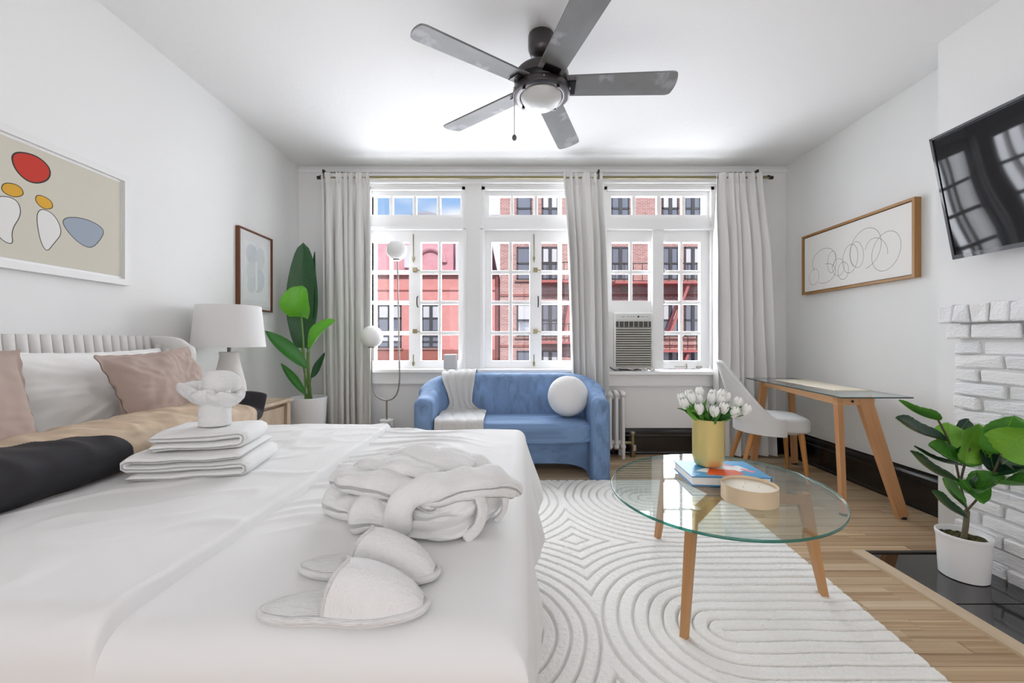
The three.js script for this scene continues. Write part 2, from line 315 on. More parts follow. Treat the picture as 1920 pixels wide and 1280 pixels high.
{
  const g = windowUnit(3, 2, 'right of the three windows, with the air conditioner in it', [[1145, 1184], [1191, 1230], [1238, 1277], [1284, 1322]]);
  part('post', boxD(XW(1219), XW(1239), bottomW, topLeaf, DB + 0.005, 4.12), M.trim, g);
  barsAndPanes(g, [[1146, 1179], [1185, 1217]], ROWS.slice(0, 2), [U[2][0] + 0.03, XW(1219), YW(586), topLeaf]);
  barsAndPanes(g, [[1241, 1273], [1279, 1311]], ROWS, [XW(1239), U[2][1] - 0.03, bottomW, topLeaf]);
  for (const v of [510, 567, 624]) part('hinge', rod(V(XW(1241), YW(v + 4), 4.0), V(XW(1241), YW(v - 4), 4.0), 0.007), M.nickel, g);
  part('stay_bar', [rod(V(XW(1262), bottomW + 0.02, 4.02), V(XW(1286), bottomW + 0.02, 4.02), 0.004), rod(V(XW(1284), bottomW, 4.02), V(XW(1284), bottomW + 0.05, 4.02), 0.006), rboxD(XW(1302), XW(1312), bottomW + 0.005, bottomW + 0.025, 4.005, 4.03, 0.004, 1)], M.nickel, g);
  // filler panel left of the air conditioner
  part('side_panel', [boxD(U[2][0] + 0.03, XW(1150), bottomW, YW(588), 4.04, 4.07), boxD(U[2][0] + 0.05, XW(1148), bottomW + 0.01, YW(592), 4.03, 4.04)], M.trim, g);
}
function sill(n, label, x0, x1, y) {
  struct('trim_' + n, label, [rboxD(x0, x1, y - 0.035, y, 3.895, 4.2, 0.008, 2), boxD(x0 + 0.02, x1 - 0.02, y - 0.13, y - 0.035, DB - 0.022, DB), boxD(x0 + 0.02, x1 - 0.02, y - 0.145, y - 0.13, DB - 0.034, DB)], M.trim);
}
sill(2, 'white sill board under the left and middle windows', -1.46, 0.74, 0.832);
sill(3, 'white sill board under the window with the air conditioner', 0.86, 2.02, 0.812);
solo('window_sill_box', rboxD(-0.66, -0.538, 0.832, 0.975, 3.9, 4.0, 0.008), std(0xc4c5c9, 0.7), 'small light grey box standing on the sill of the left window', 'box');

// window air conditioner
{
  const x0 = XW(1150, 4.0), x1 = XW(1220, 4.0), y0 = 0.822, y1 = YW(586, 4.0), g = thing('air_conditioner', 'white window air conditioner with a grey louvred grille', 'air conditioner');
  const w = std(0xe9e9e6, 0.5), gr = std(0xb9b8ae, 0.55), dk = std(0x53524d, 0.7), h = y1 - y0;
  part('body', [rboxD(x0, x1, y0 + 0.012, y1, 3.955, 4.3, 0.01)], w, g);
  part('control_panel', [rboxD(x0 + 0.008, x1 - 0.008, y1 - 0.075, y1 - 0.012, 3.945, 3.96, 0.004)], std(0xdedfdc, 0.5), g);
  const cy = y1 - 0.043;
  part('control_knob', new THREE.CylinderGeometry(0.008, 0.009, 0.012, 20).rotateX(Math.PI / 2).translate(lerp(x0, x1, 0.62), cy, -3.94), std(0x26262a, 0.4), g);
  for (const t of [0.2, 0.24, 0.36, 0.44, 0.5, 0.72, 0.78, 0.86]) part('button', rbox(lerp(x0, x1, t) - 0.006, lerp(x0, x1, t) + 0.006, cy - 0.003, cy + 0.003, 3.0, 3.004, 0.001, 1).translate(0, 0, -6.945), std(0x8d9092, 0.5), g);
  part('outlet', boxD(x0 + 0.014, x1 - 0.012, y1 - 0.145, y1 - 0.088, 3.952, 3.957), dk, g);
  for (let k = 0; k < 7; k++) part('vane', boxD(lerp(x0 + 0.02, x1 - 0.02, (k + 0.5) / 7) - 0.003, lerp(x0 + 0.02, x1 - 0.02, (k + 0.5) / 7) + 0.003, y1 - 0.143, y1 - 0.09, 3.942, 3.956), gr, g);
  part('grille_back', boxD(x0 + 0.014, x1 - 0.012, y0 + 0.03, y1 - 0.15, 3.951, 3.957), dk, g);
  for (let k = 0; k < 17; k++) { const y = lerp(y0 + 0.04, y1 - 0.16, k / 16); part('louvre', boxD(x0 + 0.012, x1 - 0.01, y - 0.0065, y + 0.0065, 3.938, 3.953).rotateX(0), gr, g); }
  part('side_flange', boxD(x0 - 0.05, x0 - 0.002, y0, y1 + 0.01, 3.99, 4.03), w, g);
  const cord = thing('power_cord', 'tangled dark and white power cord on the sill below the air conditioner', 'cord');
  const pts = []; for (let k = 0; k <= 16; k++) pts.push(V(lerp(x0 - 0.05, x1 + 0.005, k / 16), 0.824 + 0.008 * Math.abs(Math.sin(k * 1.7)) + (k === 0 ? 0.025 : 0), 3.925 + 0.015 * Math.sin(k * 2.3)));
  part('cable', tube(pts, 0.005, 90, 6), std(0x2e2c2a, 0.6), cord);
  part('cable', tube(pts.map((p, k) => p.clone().add(new THREE.Vector3(0.004, 0.004 + 0.006 * Math.sin(k * 1.2 + 1), 0.012 * Math.sin(k * 1.1)))), 0.004, 90, 6), std(0xd8d6d2, 0.6), cord);
  part('plug', rboxD(x1 - 0.03, x1 + 0.012, 0.818, 0.842, 3.90, 3.925, 0.006), std(0xe6e4e0, 0.5), cord);
}

// ---------------------------------------------------------------- curtains and rod
{
  const g = thing('curtain_rod', 'slim double metal curtain rod above the windows', 'curtain rod');
  const yr = 1.1 + (640 - 333) * 3.86 / 760, X = (u) => (u - 960) * 3.86 / 760;
  part('rod', [rod(V(X(600), yr, 3.86), V(X(1444), yr, 3.86), 0.009), rod(V(X(600), yr + 0.028, 3.9), V(X(1444), yr + 0.028, 3.9), 0.006)], M.brass, g);
  for (const u of [598, 1446]) part('finial', [new THREE.CylinderGeometry(0.016, 0.016, 0.03, 18).rotateZ(Math.PI / 2).translate(X(u), yr, -3.86), new THREE.CylinderGeometry(0.012, 0.012, 0.02, 18).rotateZ(Math.PI / 2).translate(X(u), yr + 0.028, -3.9)], M.darkMetal, g);
  for (const u of [606, 1123, 1421]) part('bracket', [boxD(X(u) - 0.006, X(u) + 0.006, yr - 0.012, yr + 0.075, 3.852, 3.866), boxD(X(u) - 0.008, X(u) + 0.008, yr + 0.06, yr + 0.078, 3.86, DB), boxD(X(u) - 0.014, X(u) + 0.014, yr + 0.03, yr + 0.1, DB - 0.006, DB)], M.darkMetal, g);
  for (const [a, b] of [[614, 645], [1372, 1412]]) part('bracket_plate', boxD(X(a), X(b), yr + 0.042, yr + 0.072, 3.9, 3.91), std(0x8a8986, 0.5), g);
}
const curtainMat = std(0xe6e5e2, 0.95, { bumpMap: weaveBump, bumpScale: 0.0004 });
function curtain(label, uTop, uBot, folds, seed, yBot, dBase = 3.85) {
  const yTop = 1.1 + (640 - 326) * 3.86 / 760, X = (u) => (u - 960) * dBase / 760;
  const off = []; for (let k = 0; k <= folds * 2 + 2; k++) off.push([0.5 + rnd(), rr(-0.25, 0.25)]);
  const fn = (u, v) => {
    const t = v, e = Math.pow(t, 0.7), x0 = lerp(X(uTop[0]), X(uBot[0]), e), x1 = lerp(X(uTop[1]), X(uBot[1]), e);
    const uw = u + 0.35 / folds * Math.sin(u * 9 + seed) * Math.sin(u * Math.PI), ph = clamp(uw) * folds * 2, k = Math.floor(ph), f = ph - k, a0 = off[k][0], a1 = off[k + 1][0], A = lerp(a0, a1, f * f * (3 - 2 * f));
    const gather = smooth(0, 0.035, t), fan = lerp(0.35, 1, smooth(0.0, 0.3, t));
    let z = 0.040 * A * Math.cos(Math.PI * ph + 0.6 * Math.sin(t * 2 + seed)) * fan + 0.012 * n3(u * folds * 3 + seed, t * 2.2, 1) + 0.006 * n3(u * folds * 9, t * 5, seed);
    if (t < 0.045) z += 0.006 * Math.sin(ph * Math.PI * 3 + seed);
    const x = lerp(x0, x1, u) + 0.02 * Math.sin(Math.PI * ph * 1.0 + 1.2) * fan * A + 0.01 * n3(u * 5 + seed, t * 2, 4) * gather;
    return [x, lerp(yTop + 0.008 * Math.abs(Math.sin(ph * 5)), yBot, t), -dBase + z];
  };
  const g = thing('curtain', label, 'curtain', [0, 0, 0], 0, 'pale grey pleated curtains on the rod');
  part('panel', grid(folds * 24, 60, fn), curtainMat, g);
  part('header_tape', grid(folds * 24, 3, (u, v) => { const p = fn(u, v * 0.036); return [p[0], p[1], p[2] + 0.003]; }), curtainMat, g);
}
curtain('pale grey curtain left of the windows beside the big-leaved plant', [602, 692], [608, 694], 6, 1.3, 0.02);
curtain('pale grey curtain between the middle and right windows behind the sofa', [1054, 1127], [1074, 1136], 5, 4.1, 0.02);
curtain('pale grey curtain in the corner behind the desk', [1341, 1424], [1338, 1446], 6, 8.6, 0.02);

// ---------------------------------------------------------------- across the street
const brickTex = (brick, mortar, vary) => tex(512, 512, (u, v) => {
  const rows = 48, cols = 16, r = Math.floor(v * rows), fx = (u * cols + (r % 2) * 0.5) % 1, fy = v * rows - r, k = Math.floor(u * cols + (r % 2) * 0.5) % cols;
  if (fx < 0.05 || fy < 0.14) return mortar; const q = lat[(k * 37 + r * 101) & 65535];
  return mix3(brick, vary, q * 0.8).map((x) => x * (0.92 + 0.16 * fb(u, v, 32, 32, 2)));
}, true, [1, 1]);
const facadeBrick = std(0xffffff, 0.9, { map: brickTex([0.74, 0.57, 0.56], [0.85, 0.79, 0.78], [0.63, 0.47, 0.47]) });
const facadeRed = std(0xffffff, 0.85, { map: tex(512, 512, (u, v) => mix3([0.87, 0.63, 0.62], [0.82, 0.55, 0.55], fb(u, v, 10, 10, 5))) });
const facadePink = std(0xffffff, 0.85, { map: tex(512, 512, (u, v) => mix3([0.86, 0.68, 0.73], [0.80, 0.58, 0.63], fb(u, v, 12, 12, 5))) });
const winFrame = std(0x3c3f4a, 0.6), winPane = phy(0x7f8798, 0.08, { clearcoat: 0.5 }), winLight = std(0xcfd4df, 0.4), stone = std(0x9d7a74, 0.8);
const FD = 20, FX = (u, d = FD) => (u - 960) * d / 760, FY = (v, d = FD) => 1.1 - (v - 640) * d / 760;
function facadeWindow(b, u0, u1, v0, v1, d = FD, double = false) {
  const x0 = FX(u0, d), x1 = FX(u1, d), y0 = FY(v1, d), y1 = FY(v0, d), t = 0.07, ym = (y0 + y1) / 2, f = part('window', [boxD(x0, x1, y1 - t, y1, d - 0.06, d + 0.02), boxD(x0, x1, y0, y0 + t, d - 0.06, d + 0.02), boxD(x0, x0 + t, y0, y1, d - 0.06, d + 0.02), boxD(x1 - t, x1, y0, y1, d - 0.06, d + 0.02), boxD(x0, x1, ym - 0.04, ym + 0.04, d - 0.06, d + 0.02), ...(double ? [boxD((x0 + x1) / 2 - 0.08, (x0 + x1) / 2 + 0.08, y0, y1, d - 0.07, d + 0.02)] : [])], winFrame, b);
  part('pane', boxD(x0 + t, x1 - t, ym + 0.04, y1 - t, d - 0.02, d + 0.01), rnd() > 0.4 ? winLight : winPane, f);
  part('pane', boxD(x0 + t, x1 - t, y0 + t, ym - 0.04, d - 0.02, d + 0.01), winPane, f);
  part('window_ledge', boxD(x0 - 0.08, x1 + 0.08, y0 - 0.09, y0, d - 0.14, d + 0.02), stone, b);
}
{
  const b = thing('red_house', 'red painted house across the street behind the left window', 'house');
  part('wall', metric(boxD(FX(420), FX(936), -9, FY(515), FD, FD + 8), 0.35), facadeRed, b);
  part('attic', [metric(boxD(FX(420), FX(760), FY(515), FY(432), FD + 0.5, FD + 8), 0.3), metric(boxD(FX(760), FX(848), FY(515), FY(440), FD + 0.35, FD + 8), 0.3), metric(boxD(FX(860), FX(921), FY(515), FY(452), FD + 0.5, FD + 8), 0.3)], facadePink, b);
  part('cornice', [boxD(FX(420), FX(936), FY(517), FY(510), FD - 0.25, FD + 0.2), boxD(FX(420), FX(936), FY(545), FY(543), FD - 0.06, FD)], std(0xa86a6c, 0.8), b);
  part('ground_floor_band', metric(boxD(FX(420), FX(936), -9, FY(655), FD - 0.05, FD), 0.5), std(0xa2665f, 0.85), b);
  for (const [a, c] of [[640, 682], [709, 753], [791, 826], [560, 600]]) { facadeWindow(b, a, c, 571, 622, FD, true); facadeWindow(b, a, c, 629, 652, FD, true); }
  part('dormer_window', boxD(FX(756), FX(772), FY(500), FY(458), FD + 0.2, FD + 0.4), winLight, b);
  part('dormer_window', boxD(FX(853), FX(862), FY(505), FY(455), FD + 0.2, FD + 0.4), winLight, b);
  part('gable_arch', new THREE.TorusGeometry(0.7, 0.14, 10, 30, Math.PI).translate(FX(805), FY(490), -(FD + 0.3)), facadePink, b);
  part('drain_pipe', rod(V(FX(932), -8, FD - 0.1), V(FX(932), FY(510), FD - 0.1), 0.08), std(0x8a4b4c, 0.7), b);
}
{
  const b = thing('grey_roof', 'distant grey rooftop dome seen low in the sky panes', 'roof');
  part('dome', new THREE.SphereGeometry(1, 32, 12, 0, Math.PI * 2, 0, Math.PI / 2).scale(1.7, 0.6, 1.2).translate(FX(796, 42), FY(409, 42), -42), std(0x9a9ca6, 0.8), b);
  part('drum', boxD(FX(762, 42), FX(830, 42), -9, FY(409, 42), 41, 46), std(0x8f8f97, 0.8), b);
}
{
  const b = thing('brick_house', 'brown brick apartment house across the street with fire escapes', 'house');
  part('wall', metric(boxD(FX(938), FX(1500), -9, 14, FD - 0.4, FD + 8), 0.28), facadeBrick, b);
  for (const v of [360, 463, 569, 657]) for (const [a, c, w] of [[969, 997], [1016, 1047, 1], [1146, 1180, 1], [1241, 1272, 1], [1283, 1314, 1], [1345, 1378, 1], [1075, 1100], [1410, 1440, 1]]) facadeWindow(b, a, c, v, v + 62, FD - 0.4, !!w);
  for (const v of [447, 553, 646]) part('brick_course', boxD(FX(938), FX(1500), FY(v + 4), FY(v), FD - 0.46, FD - 0.39), std(0x9c625c, 0.85), b);
  part('vent_grille', boxD(FX(1160), FX(1176), FY(548), FY(538), FD - 0.5, FD - 0.4), std(0x9c9188, 0.7), b);
}
const escapeRed = std(0xb86566, 0.6);
for (const [u0, u1, v, label, stair] of [[1006, 1096, 533, 'red fire escape balcony outside the upper middle window', 1], [1140, 1330, 535, 'red fire escape balcony with a slanted ladder outside the upper right window', 1], [1006, 1096, 640, 'red fire escape balcony low behind the middle window', 0], [1140, 1330, 655, 'red fire escape balcony with a ladder low behind the right window', 1]]) {
  const g = thing('fire_escape', label, 'fire escape', [0, 0, 0], 0, 'red fire escapes on the brick house'), y = FY(v), x0 = FX(u0), x1 = FX(u1), d = FD - 1.4;
  part('platform', boxD(x0, x1, y - 0.1, y, d, FD - 0.42), escapeRed, g);
  part('handrail', [boxD(x0, x1, y + 0.8, y + 0.84, d, d + 0.04), boxD(x0, x1, y + 0.4, y + 0.43, d, d + 0.04)], std(0x3a3438, 0.6), g);
  for (let k = 0; k <= 12; k++) part('baluster', boxD(lerp(x0, x1, k / 12) - 0.014, lerp(x0, x1, k / 12) + 0.014, y, y + 0.82, d, d + 0.03), std(0x3a3438, 0.6), g);
  if (stair) part('ladder', [bar(V(x0 + (x1 - x0) * 0.52, y - 2.4, d + 0.2), V(x0 + (x1 - x0) * 0.7, y, d + 0.2), 0.12, 0.08), bar(V(x0 + (x1 - x0) * 0.52, y - 2.4, d + 0.7), V(x0 + (x1 - x0) * 0.7, y, d + 0.7), 0.12, 0.08)], escapeRed, g);
}
struct('floor_street', 'street below', boxD(-40, 40, -9.2, -9, 4.5, 60), std(0x77767a, 0.9)).userData.category = 'street';
solo('added_sun_block', metric(boxD(-18, 18, -9, 13, -10, -7), 0.28), facadeBrick, 'added brick block behind the viewer that shades the rear window from the sun', 'house');  // added block out of view, keeps the sun from shining in at the rear
// ---------------------------------------------------------------- ceiling fan
{
  const fx = 0.165, fd = 2.285, yb = 2.535, g = thing('ceiling_fan', 'dark grey five-blade ceiling fan with a frosted glass light bowl', 'ceiling fan', [fx, 0, -fd]);
  const gun = phy(0x4b4748, 0.34, { metalness: 0.75, clearcoat: 0.3 }), blk = std(0x141314, 0.3, { metalness: 0.4 });
  part('canopy', lathe([[0, H], [0.072, H], [0.075, H - 0.01], [0.074, H - 0.075], [0.06, H - 0.11], [0.03, H - 0.128], [0, H - 0.13]]), gun, g);
  part('downrod', new THREE.CylinderGeometry(0.014, 0.014, 0.12, 20).translate(0, H - 0.17, 0), blk, g);
  part('motor_housing', lathe([[0, 2.625], [0.1, 2.62], [0.14, 2.608], [0.153, 2.592], [0.153, 2.556], [0.15, 2.552]], 56), gun, g);
  part('motor_band', lathe([[0.15, 2.556], [0.148, 2.52], [0.13, 2.512], [0, 2.512]], 56), blk, g);
  part('light_ring', lathe([[0.0, 2.514], [0.135, 2.514], [0.158, 2.512], [0.16, 2.506], [0.16, 2.482], [0.156, 2.478], [0.124, 2.472], [0.118, 2.478], [0.118, 2.5]], 64), gun, g);
  part('glass_bowl', lathe([[0.117, 2.482], [0.114, 2.468], [0.1, 2.446], [0.075, 2.427], [0.04, 2.416], [0, 2.413]], 56), phy(0xf1f2f0, 0.35, { transmission: 0.25, thickness: 0 }), g, 'frosted white glass bowl');
  for (const a of [0.9, 2.4, 3.9, 5.4]) part('thumbscrew', rod(new THREE.Vector3(0.135 * Math.cos(a), 2.476, 0.135 * Math.sin(a)), new THREE.Vector3(0.135 * Math.cos(a), 2.462, 0.135 * Math.sin(a)), 0.008), blk, g);
  for (const a of [0.3, 1.55, 2.8, 4.1, 5.4]) part('screw', new THREE.SphereGeometry(0.006, 10, 8).translate(0.161 * Math.cos(a), 2.496, 0.161 * Math.sin(a)), M.nickel, g);
  const scuffs = tex(512, 512, (u, v) => { const k = fb(u, v, 5, 9, 5), s = smooth(0.62, 0.74, fb(u + 0.4, v + 0.2, 9, 7, 4)); const b = 0.46 + 0.1 * (k - 0.5); return [b + 0.12 * s, b + 0.115 * s, b + 0.13 * s]; });
  const bladeMat = phy(0xffffff, 0.62, { map: scuffs, roughnessMap: tex(256, 256, (u, v) => [0.5, 0.75 + 0.25 * fb(u, v, 6, 6, 4)], false), });
  const bladeGeo = () => {
    const s = new THREE.Shape(), w = 0.078; s.moveTo(0.1, -w * 0.86); s.lineTo(0.70, -w); s.quadraticCurveTo(0.735, -w, 0.738, -w * 0.72); s.quadraticCurveTo(0.756, 0, 0.738, w * 0.72); s.quadraticCurveTo(0.735, w, 0.70, w); s.lineTo(0.1, w * 0.86); s.closePath();
    const e = new THREE.ExtrudeGeometry(s, { depth: 0.006, bevelEnabled: true, bevelSize: 0.0015, bevelThickness: 0.0015, bevelSegments: 2, curveSegments: 10 }).rotateX(-Math.PI / 2);
    return e.rotateX(-0.2);
  };
  const bg = bladeGeo();
  for (let k = 0; k < 5; k++) {
    const b = part('blade', bg, bladeMat, g); b.rotation.y = (-2.25 + 72 * k) * Math.PI / 180; b.position.y = yb;
    part('blade_bracket', [box(0.09, 0.19, -0.014, -0.007, -0.045, 0.045)].map((q) => q.rotateX(-0.2)), blk, b);
  }
  part('pull_chain', rod(new THREE.Vector3(-0.152, 2.49, 0.02), new THREE.Vector3(-0.152, 2.25, 0.02), 0.0022, 0.0022, 6), M.nickel, g);
  part('pull_knob', new THREE.SphereGeometry(0.013, 16, 12).scale(1, 1.3, 1).translate(-0.152, 2.238, 0.02), std(0x6a6765, 0.4, { metalness: 0.6 }), g);
}

// ---------------------------------------------------------------- bed
const NEAR = 0.60, FAR = 2.10, TOP = 0.655, FOOT = 0.035;
{
  const velvet = phy(0xdcdad6, 0.8, { sheen: 0.6, sheenRoughness: 0.5, sheenColor: new THREE.Color(0xffffff) });
  const g = thing('bed', 'upholstered bed with an off-white channel-tufted wing headboard', 'bed');
  part('mattress', rboxD(-1.93, FOOT - 0.03, 0.33, 0.63, NEAR + 0.02, FAR - 0.02, 0.06, 3), M.pillowWhite, g);
  part('bed_base', rboxD(-1.98, FOOT - 0.05, 0.08, 0.33, NEAR + 0.03, FAR - 0.03, 0.02, 2), velvet, g);
  for (const [x, d] of [[-1.9, 0.7], [-1.9, 2.0], [-0.1, 0.7], [-0.1, 2.0]]) part('leg', rod(V(x, 0, d), V(x, 0.09, d), 0.02, 0.03), M.darkMetal, g);
  const hb = part('headboard', rboxD(-2.085, -1.985, 0.1, 1.125, 0.48, 2.25, 0.03, 3), velvet, g);
  const chan = (h) => grid(10, 12, (u, v) => { const a = Math.PI * (u - 0.5), t = v, top = smooth(1, 0.94, t); return [0.026 * Math.cos(a) * (0.35 + 0.65 * Math.sqrt(top)), t * h, 0.0212 * Math.sin(a)]; });
  const cg = chan(1.03);
  for (let k = 0; k < 40; k++) { const c = part('channel', cg, velvet, hb); c.position.set(-1.985, 0.1, -(0.5 + 0.043 * k + 0.02)); }
  // wing curving forward at the far end, padded rim on top
  const wing = part('wing', ribbon([V(-2.06, 0.62, 2.262), V(-1.96, 0.62, 2.26), V(-1.87, 0.61, 2.25), V(-1.80, 0.60, 2.24)], (v) => lerp(1.02, 0.92, smooth(0.45, 1, v)), 0.055, new THREE.Vector3(0, 0, 1), { e: 0.35, round: 0.16, n: 40, m: 40 }), velvet, g);
  for (let k = 0; k < 2; k++) part('channel', grid(10, 10, (u, v) => { const a = Math.PI * (u - 0.5); return [-1.945 + 0.04 * k + 0.02 * Math.sin(a), lerp(0.3, 1.085 - 0.012 * k - 0.01 * k * k, v), -2.232 + 0.02 * Math.cos(a)]; }), velvet, wing);
  part('wing', ribbon([V(-2.06, 0.62, 0.46), V(-1.96, 0.62, 0.465), V(-1.87, 0.61, 0.475), V(-1.80, 0.60, 0.48)], (v) => lerp(1.02, 0.92, smooth(0.45, 1, v)), 0.055, new THREE.Vector3(0, 0, 1), { e: 0.35, round: 0.16 }), velvet, g);
}
function edge(s, r, flare) { if (s <= 0) return [s, 0]; const q = Math.PI * r / 2; if (s < q) return [r * Math.sin(s / r), r * (1 - Math.cos(s / r))]; return [r + flare * (s - q), r + s - q]; }
const ridge = (x) => 1 - Math.abs(x) * 2;
function bedCloth(a, b, lift) {          // a runs from the headboard to the foot, b from the near side to the far side; both in metres of cloth
  const r = 0.06, [ox, dx] = edge(a - (FOOT - r), r, 0.10 + 0.18 * smooth(0.9, 2.1, b)), fn = edge(NEAR + r - b, r, 0.06), ff = edge(b - (FAR - r), r, 0.09);
  let x = (FOOT - r) + ox, d = b < 1.3 ? NEAR + r - fn[0] : FAR - r + ff[0];
  const dz = b < 1.3 ? fn[1] : ff[1];
  const drop = Math.pow(Math.pow(dx, 2.4) + Math.pow(dz, 2.4), 1 / 2.4), flat = 1 - smooth(0.0, 0.06, drop);
  let y = TOP - Math.min(drop, Math.max(dx, dz) * 1.12) + lift;
  x += 0.03 * smooth(-0.6, 0.05, x) * (b - 0.9);
  y += flat * (0.010 * n3(a * 1.7 + 2, b * 1.9) + 0.004 * n3(a * 5, b * 4.2 + 3) + 0.0022 * n3(a * 14, b * 9));
  if (lift < 0.01) y += flat * 0.022 * Math.max(0, ridge(n3(a * 2.2 + 0.5 * n3(a * 2, b * 3), b * 9 + 1.5 * n3(a * 3, b * 2), 7)) - 0.55) * smooth(-0.05, -0.35, a) * smooth(0.85, 1.15, b);
  else y += flat * 0.016 * Math.max(0, ridge(n3(a * 3 + b, b * 5 - a * 2, 2)) - 0.7);
  const hang = smooth(0.08, 0.35, dx), hz = smooth(0.08, 0.4, dz);
  x += hang * (0.016 * Math.sin(b * 13 + 1.5 * n3(b * 2, 1)) + 0.012 * n3(b * 9, a * 3));
  d += (b < 1.3 ? -1 : 1) * hz * (0.014 * Math.sin(a * 11 + 2 * n3(a * 2, 5)) + 0.01 * n3(a * 8, b * 3));
  return [x, y, -d];
}
{
  const g = thing('duvet', 'smooth white duvet hanging over the foot of the bed', 'duvet');
  part('cover', grid(230, 230, (u, v) => bedCloth(lerp(-1.93, FOOT + 0.30, u), lerp(NEAR - 0.52, FAR + 0.32, v), 0)), M.linen, g);
  const a0 = -1.32, a1 = -0.615;
  part('turned_down_band', [grid(150, 200, (u, v) => {
    const a = lerp(a0, a1, u), p = bedCloth(a, lerp(NEAR - 0.52, FAR + 0.3, v), 0.026), e = Math.min(1, (a1 - a) / 0.016), k = Math.sqrt(Math.max(0, e * (2 - e)));
    const wav = 0.012 * n3(v * 3, 2) + 0.006 * n3(v * 9, 4); p[0] += wav; p[1] -= 0.031 * (1 - k); return p;
  })], M.linen, g);
}
const bedY = (x, d) => bedCloth(x, d, x < -0.615 && x > -1.32 ? 0.026 : 0)[1];

// pillows and cushions: local z is the front, turned to face the foot of the bed
function lean(name, label, category, geo, mat, x, y, d, tilt, turn = 0, roll = 0, group) {
  const m = solo(name, geo, mat, label, category, group); m.rotation.order = 'YXZ'; m.rotation.set(-tilt, Math.PI / 2 + turn, roll); m.position.set(x, y, -d); return m;
}
const mauve = phy(0xab988e, 0.9, { bumpMap: weaveBump, bumpScale: 0.0006, sheen: 0.3, sheenColor: new THREE.Color(0xd8c4bb) });
lean('bed_pillow', 'white flanged bed pillow behind the nearer mauve cushion', 'pillow', cushion(0.72, 0.46, 0.2, { flange: 0.06, wrinkle: 0.016, seed: 2 }), M.pillowWhite, -1.80, 0.855, 1.10, 0.42, 0, 0, 'white bed pillows');
lean('bed_pillow', 'white bed pillow leaning on the headboard behind the farther mauve cushion', 'pillow', cushion(0.76, 0.47, 0.2, { flange: 0.04, wrinkle: 0.018, seed: 5 }), M.pillowWhite, -1.79, 0.85, 1.80, 0.42, 0.02, 0.0, 'white bed pillows');
lean('throw_cushion', 'mauve flanged cushion at the left edge of the bed', 'cushion', cushion(0.5, 0.46, 0.17, { flange: 0.08, wrinkle: 0.014, seed: 8 }), mauve, -1.60, 0.86, 1.115, 0.3, 0, -0.03, 'mauve flanged cushions');
lean('throw_cushion', 'mauve flanged cushion on the far side of the bed next to the lamp', 'cushion', cushion(0.52, 0.42, 0.17, { flange: 0.08, wrinkle: 0.022, seed: 13 }), mauve, -1.59, 0.865, 1.87, 0.38, 0.06, 0.06, 'mauve flanged cushions');
{ // long lumbar pillow: tan with charcoal half-moon panels
  const tan = [0.80, 0.715, 0.615], coal = [0.17, 0.165, 0.18];
  const map = tex(1024, 512, (u, v) => {
    const lim = 0.425 - 0.05 * (v / 0.2) ** 2 - 2.2 * Math.max(0, v - 0.2) , e = u < lim && v < 0.30 ? 0 : 2, f = u > 0.915 + 0.03 * Math.sin(v * 5) ? 1 : 0, n = fb(u, v, 40, 20, 3), s = fb(u, v, 9, 5, 4);
    return (e < 1 || f ? coal : tan).map((c) => c * (0.84 + 0.22 * n + 0.12 * (s - 0.5)));
  });
  const L = 1.36, g = grid(150, 60, (u, v) => {
    const t = 2 * u - 1, a = v * 2 * Math.PI - Math.PI / 2, end = Math.pow(Math.max(0, 1 - Math.pow(Math.abs(t), 5)), 0.5), flat = smooth(0.9, 1, Math.abs(t));
    let rx = 0.19 * (0.88 + 0.12 * end), ry = 0.076 * (0.1 + 0.9 * end);
    let x = rx * spow(Math.cos(a), 0.75), y = ry * spow(Math.sin(a), 0.8);
    const cr = 0.016 * Math.max(0, ridge(n3(t * 6 + 0.3 * n3(x * 9, t * 4), x * 3, 3)) - 0.4) * (y > 0 ? 1 : 0) + 0.006 * n3(t * 9, x * 12, y * 12);
    return [-1.405 + x - 0.02 * t, 0.738 + y + cr * end + 0.09 * flat * (t > 0 ? smooth(-0.1, 0.19, x + 0.1) : 0), -(1.40 + t * L / 2)];
  });
  // the design is printed round the pillow: v of the print runs from the front bottom edge over the top
  const p = g.attributes.position, uv = g.attributes.uv; for (let i = 0; i < p.count; i++) { const v = uv.getY(i); uv.setY(i, 0.004 + 0.99 * (v < 0.25 ? 0.25 - v : v - 0.25)); uv.setX(i, clamp((-p.getZ(i) - 1.40 + L / 2) / L)); }
  solo('lumbar_pillow', g, phy(0xffffff, 0.9, { map, sheen: 0.4, sheenRoughness: 0.5, sheenColor: new THREE.Color(0x887766), bumpMap: weaveBump, bumpScale: 0.0005 }), 'long tan lumbar pillow with charcoal rounded panels lying across the bed', 'pillow');
}

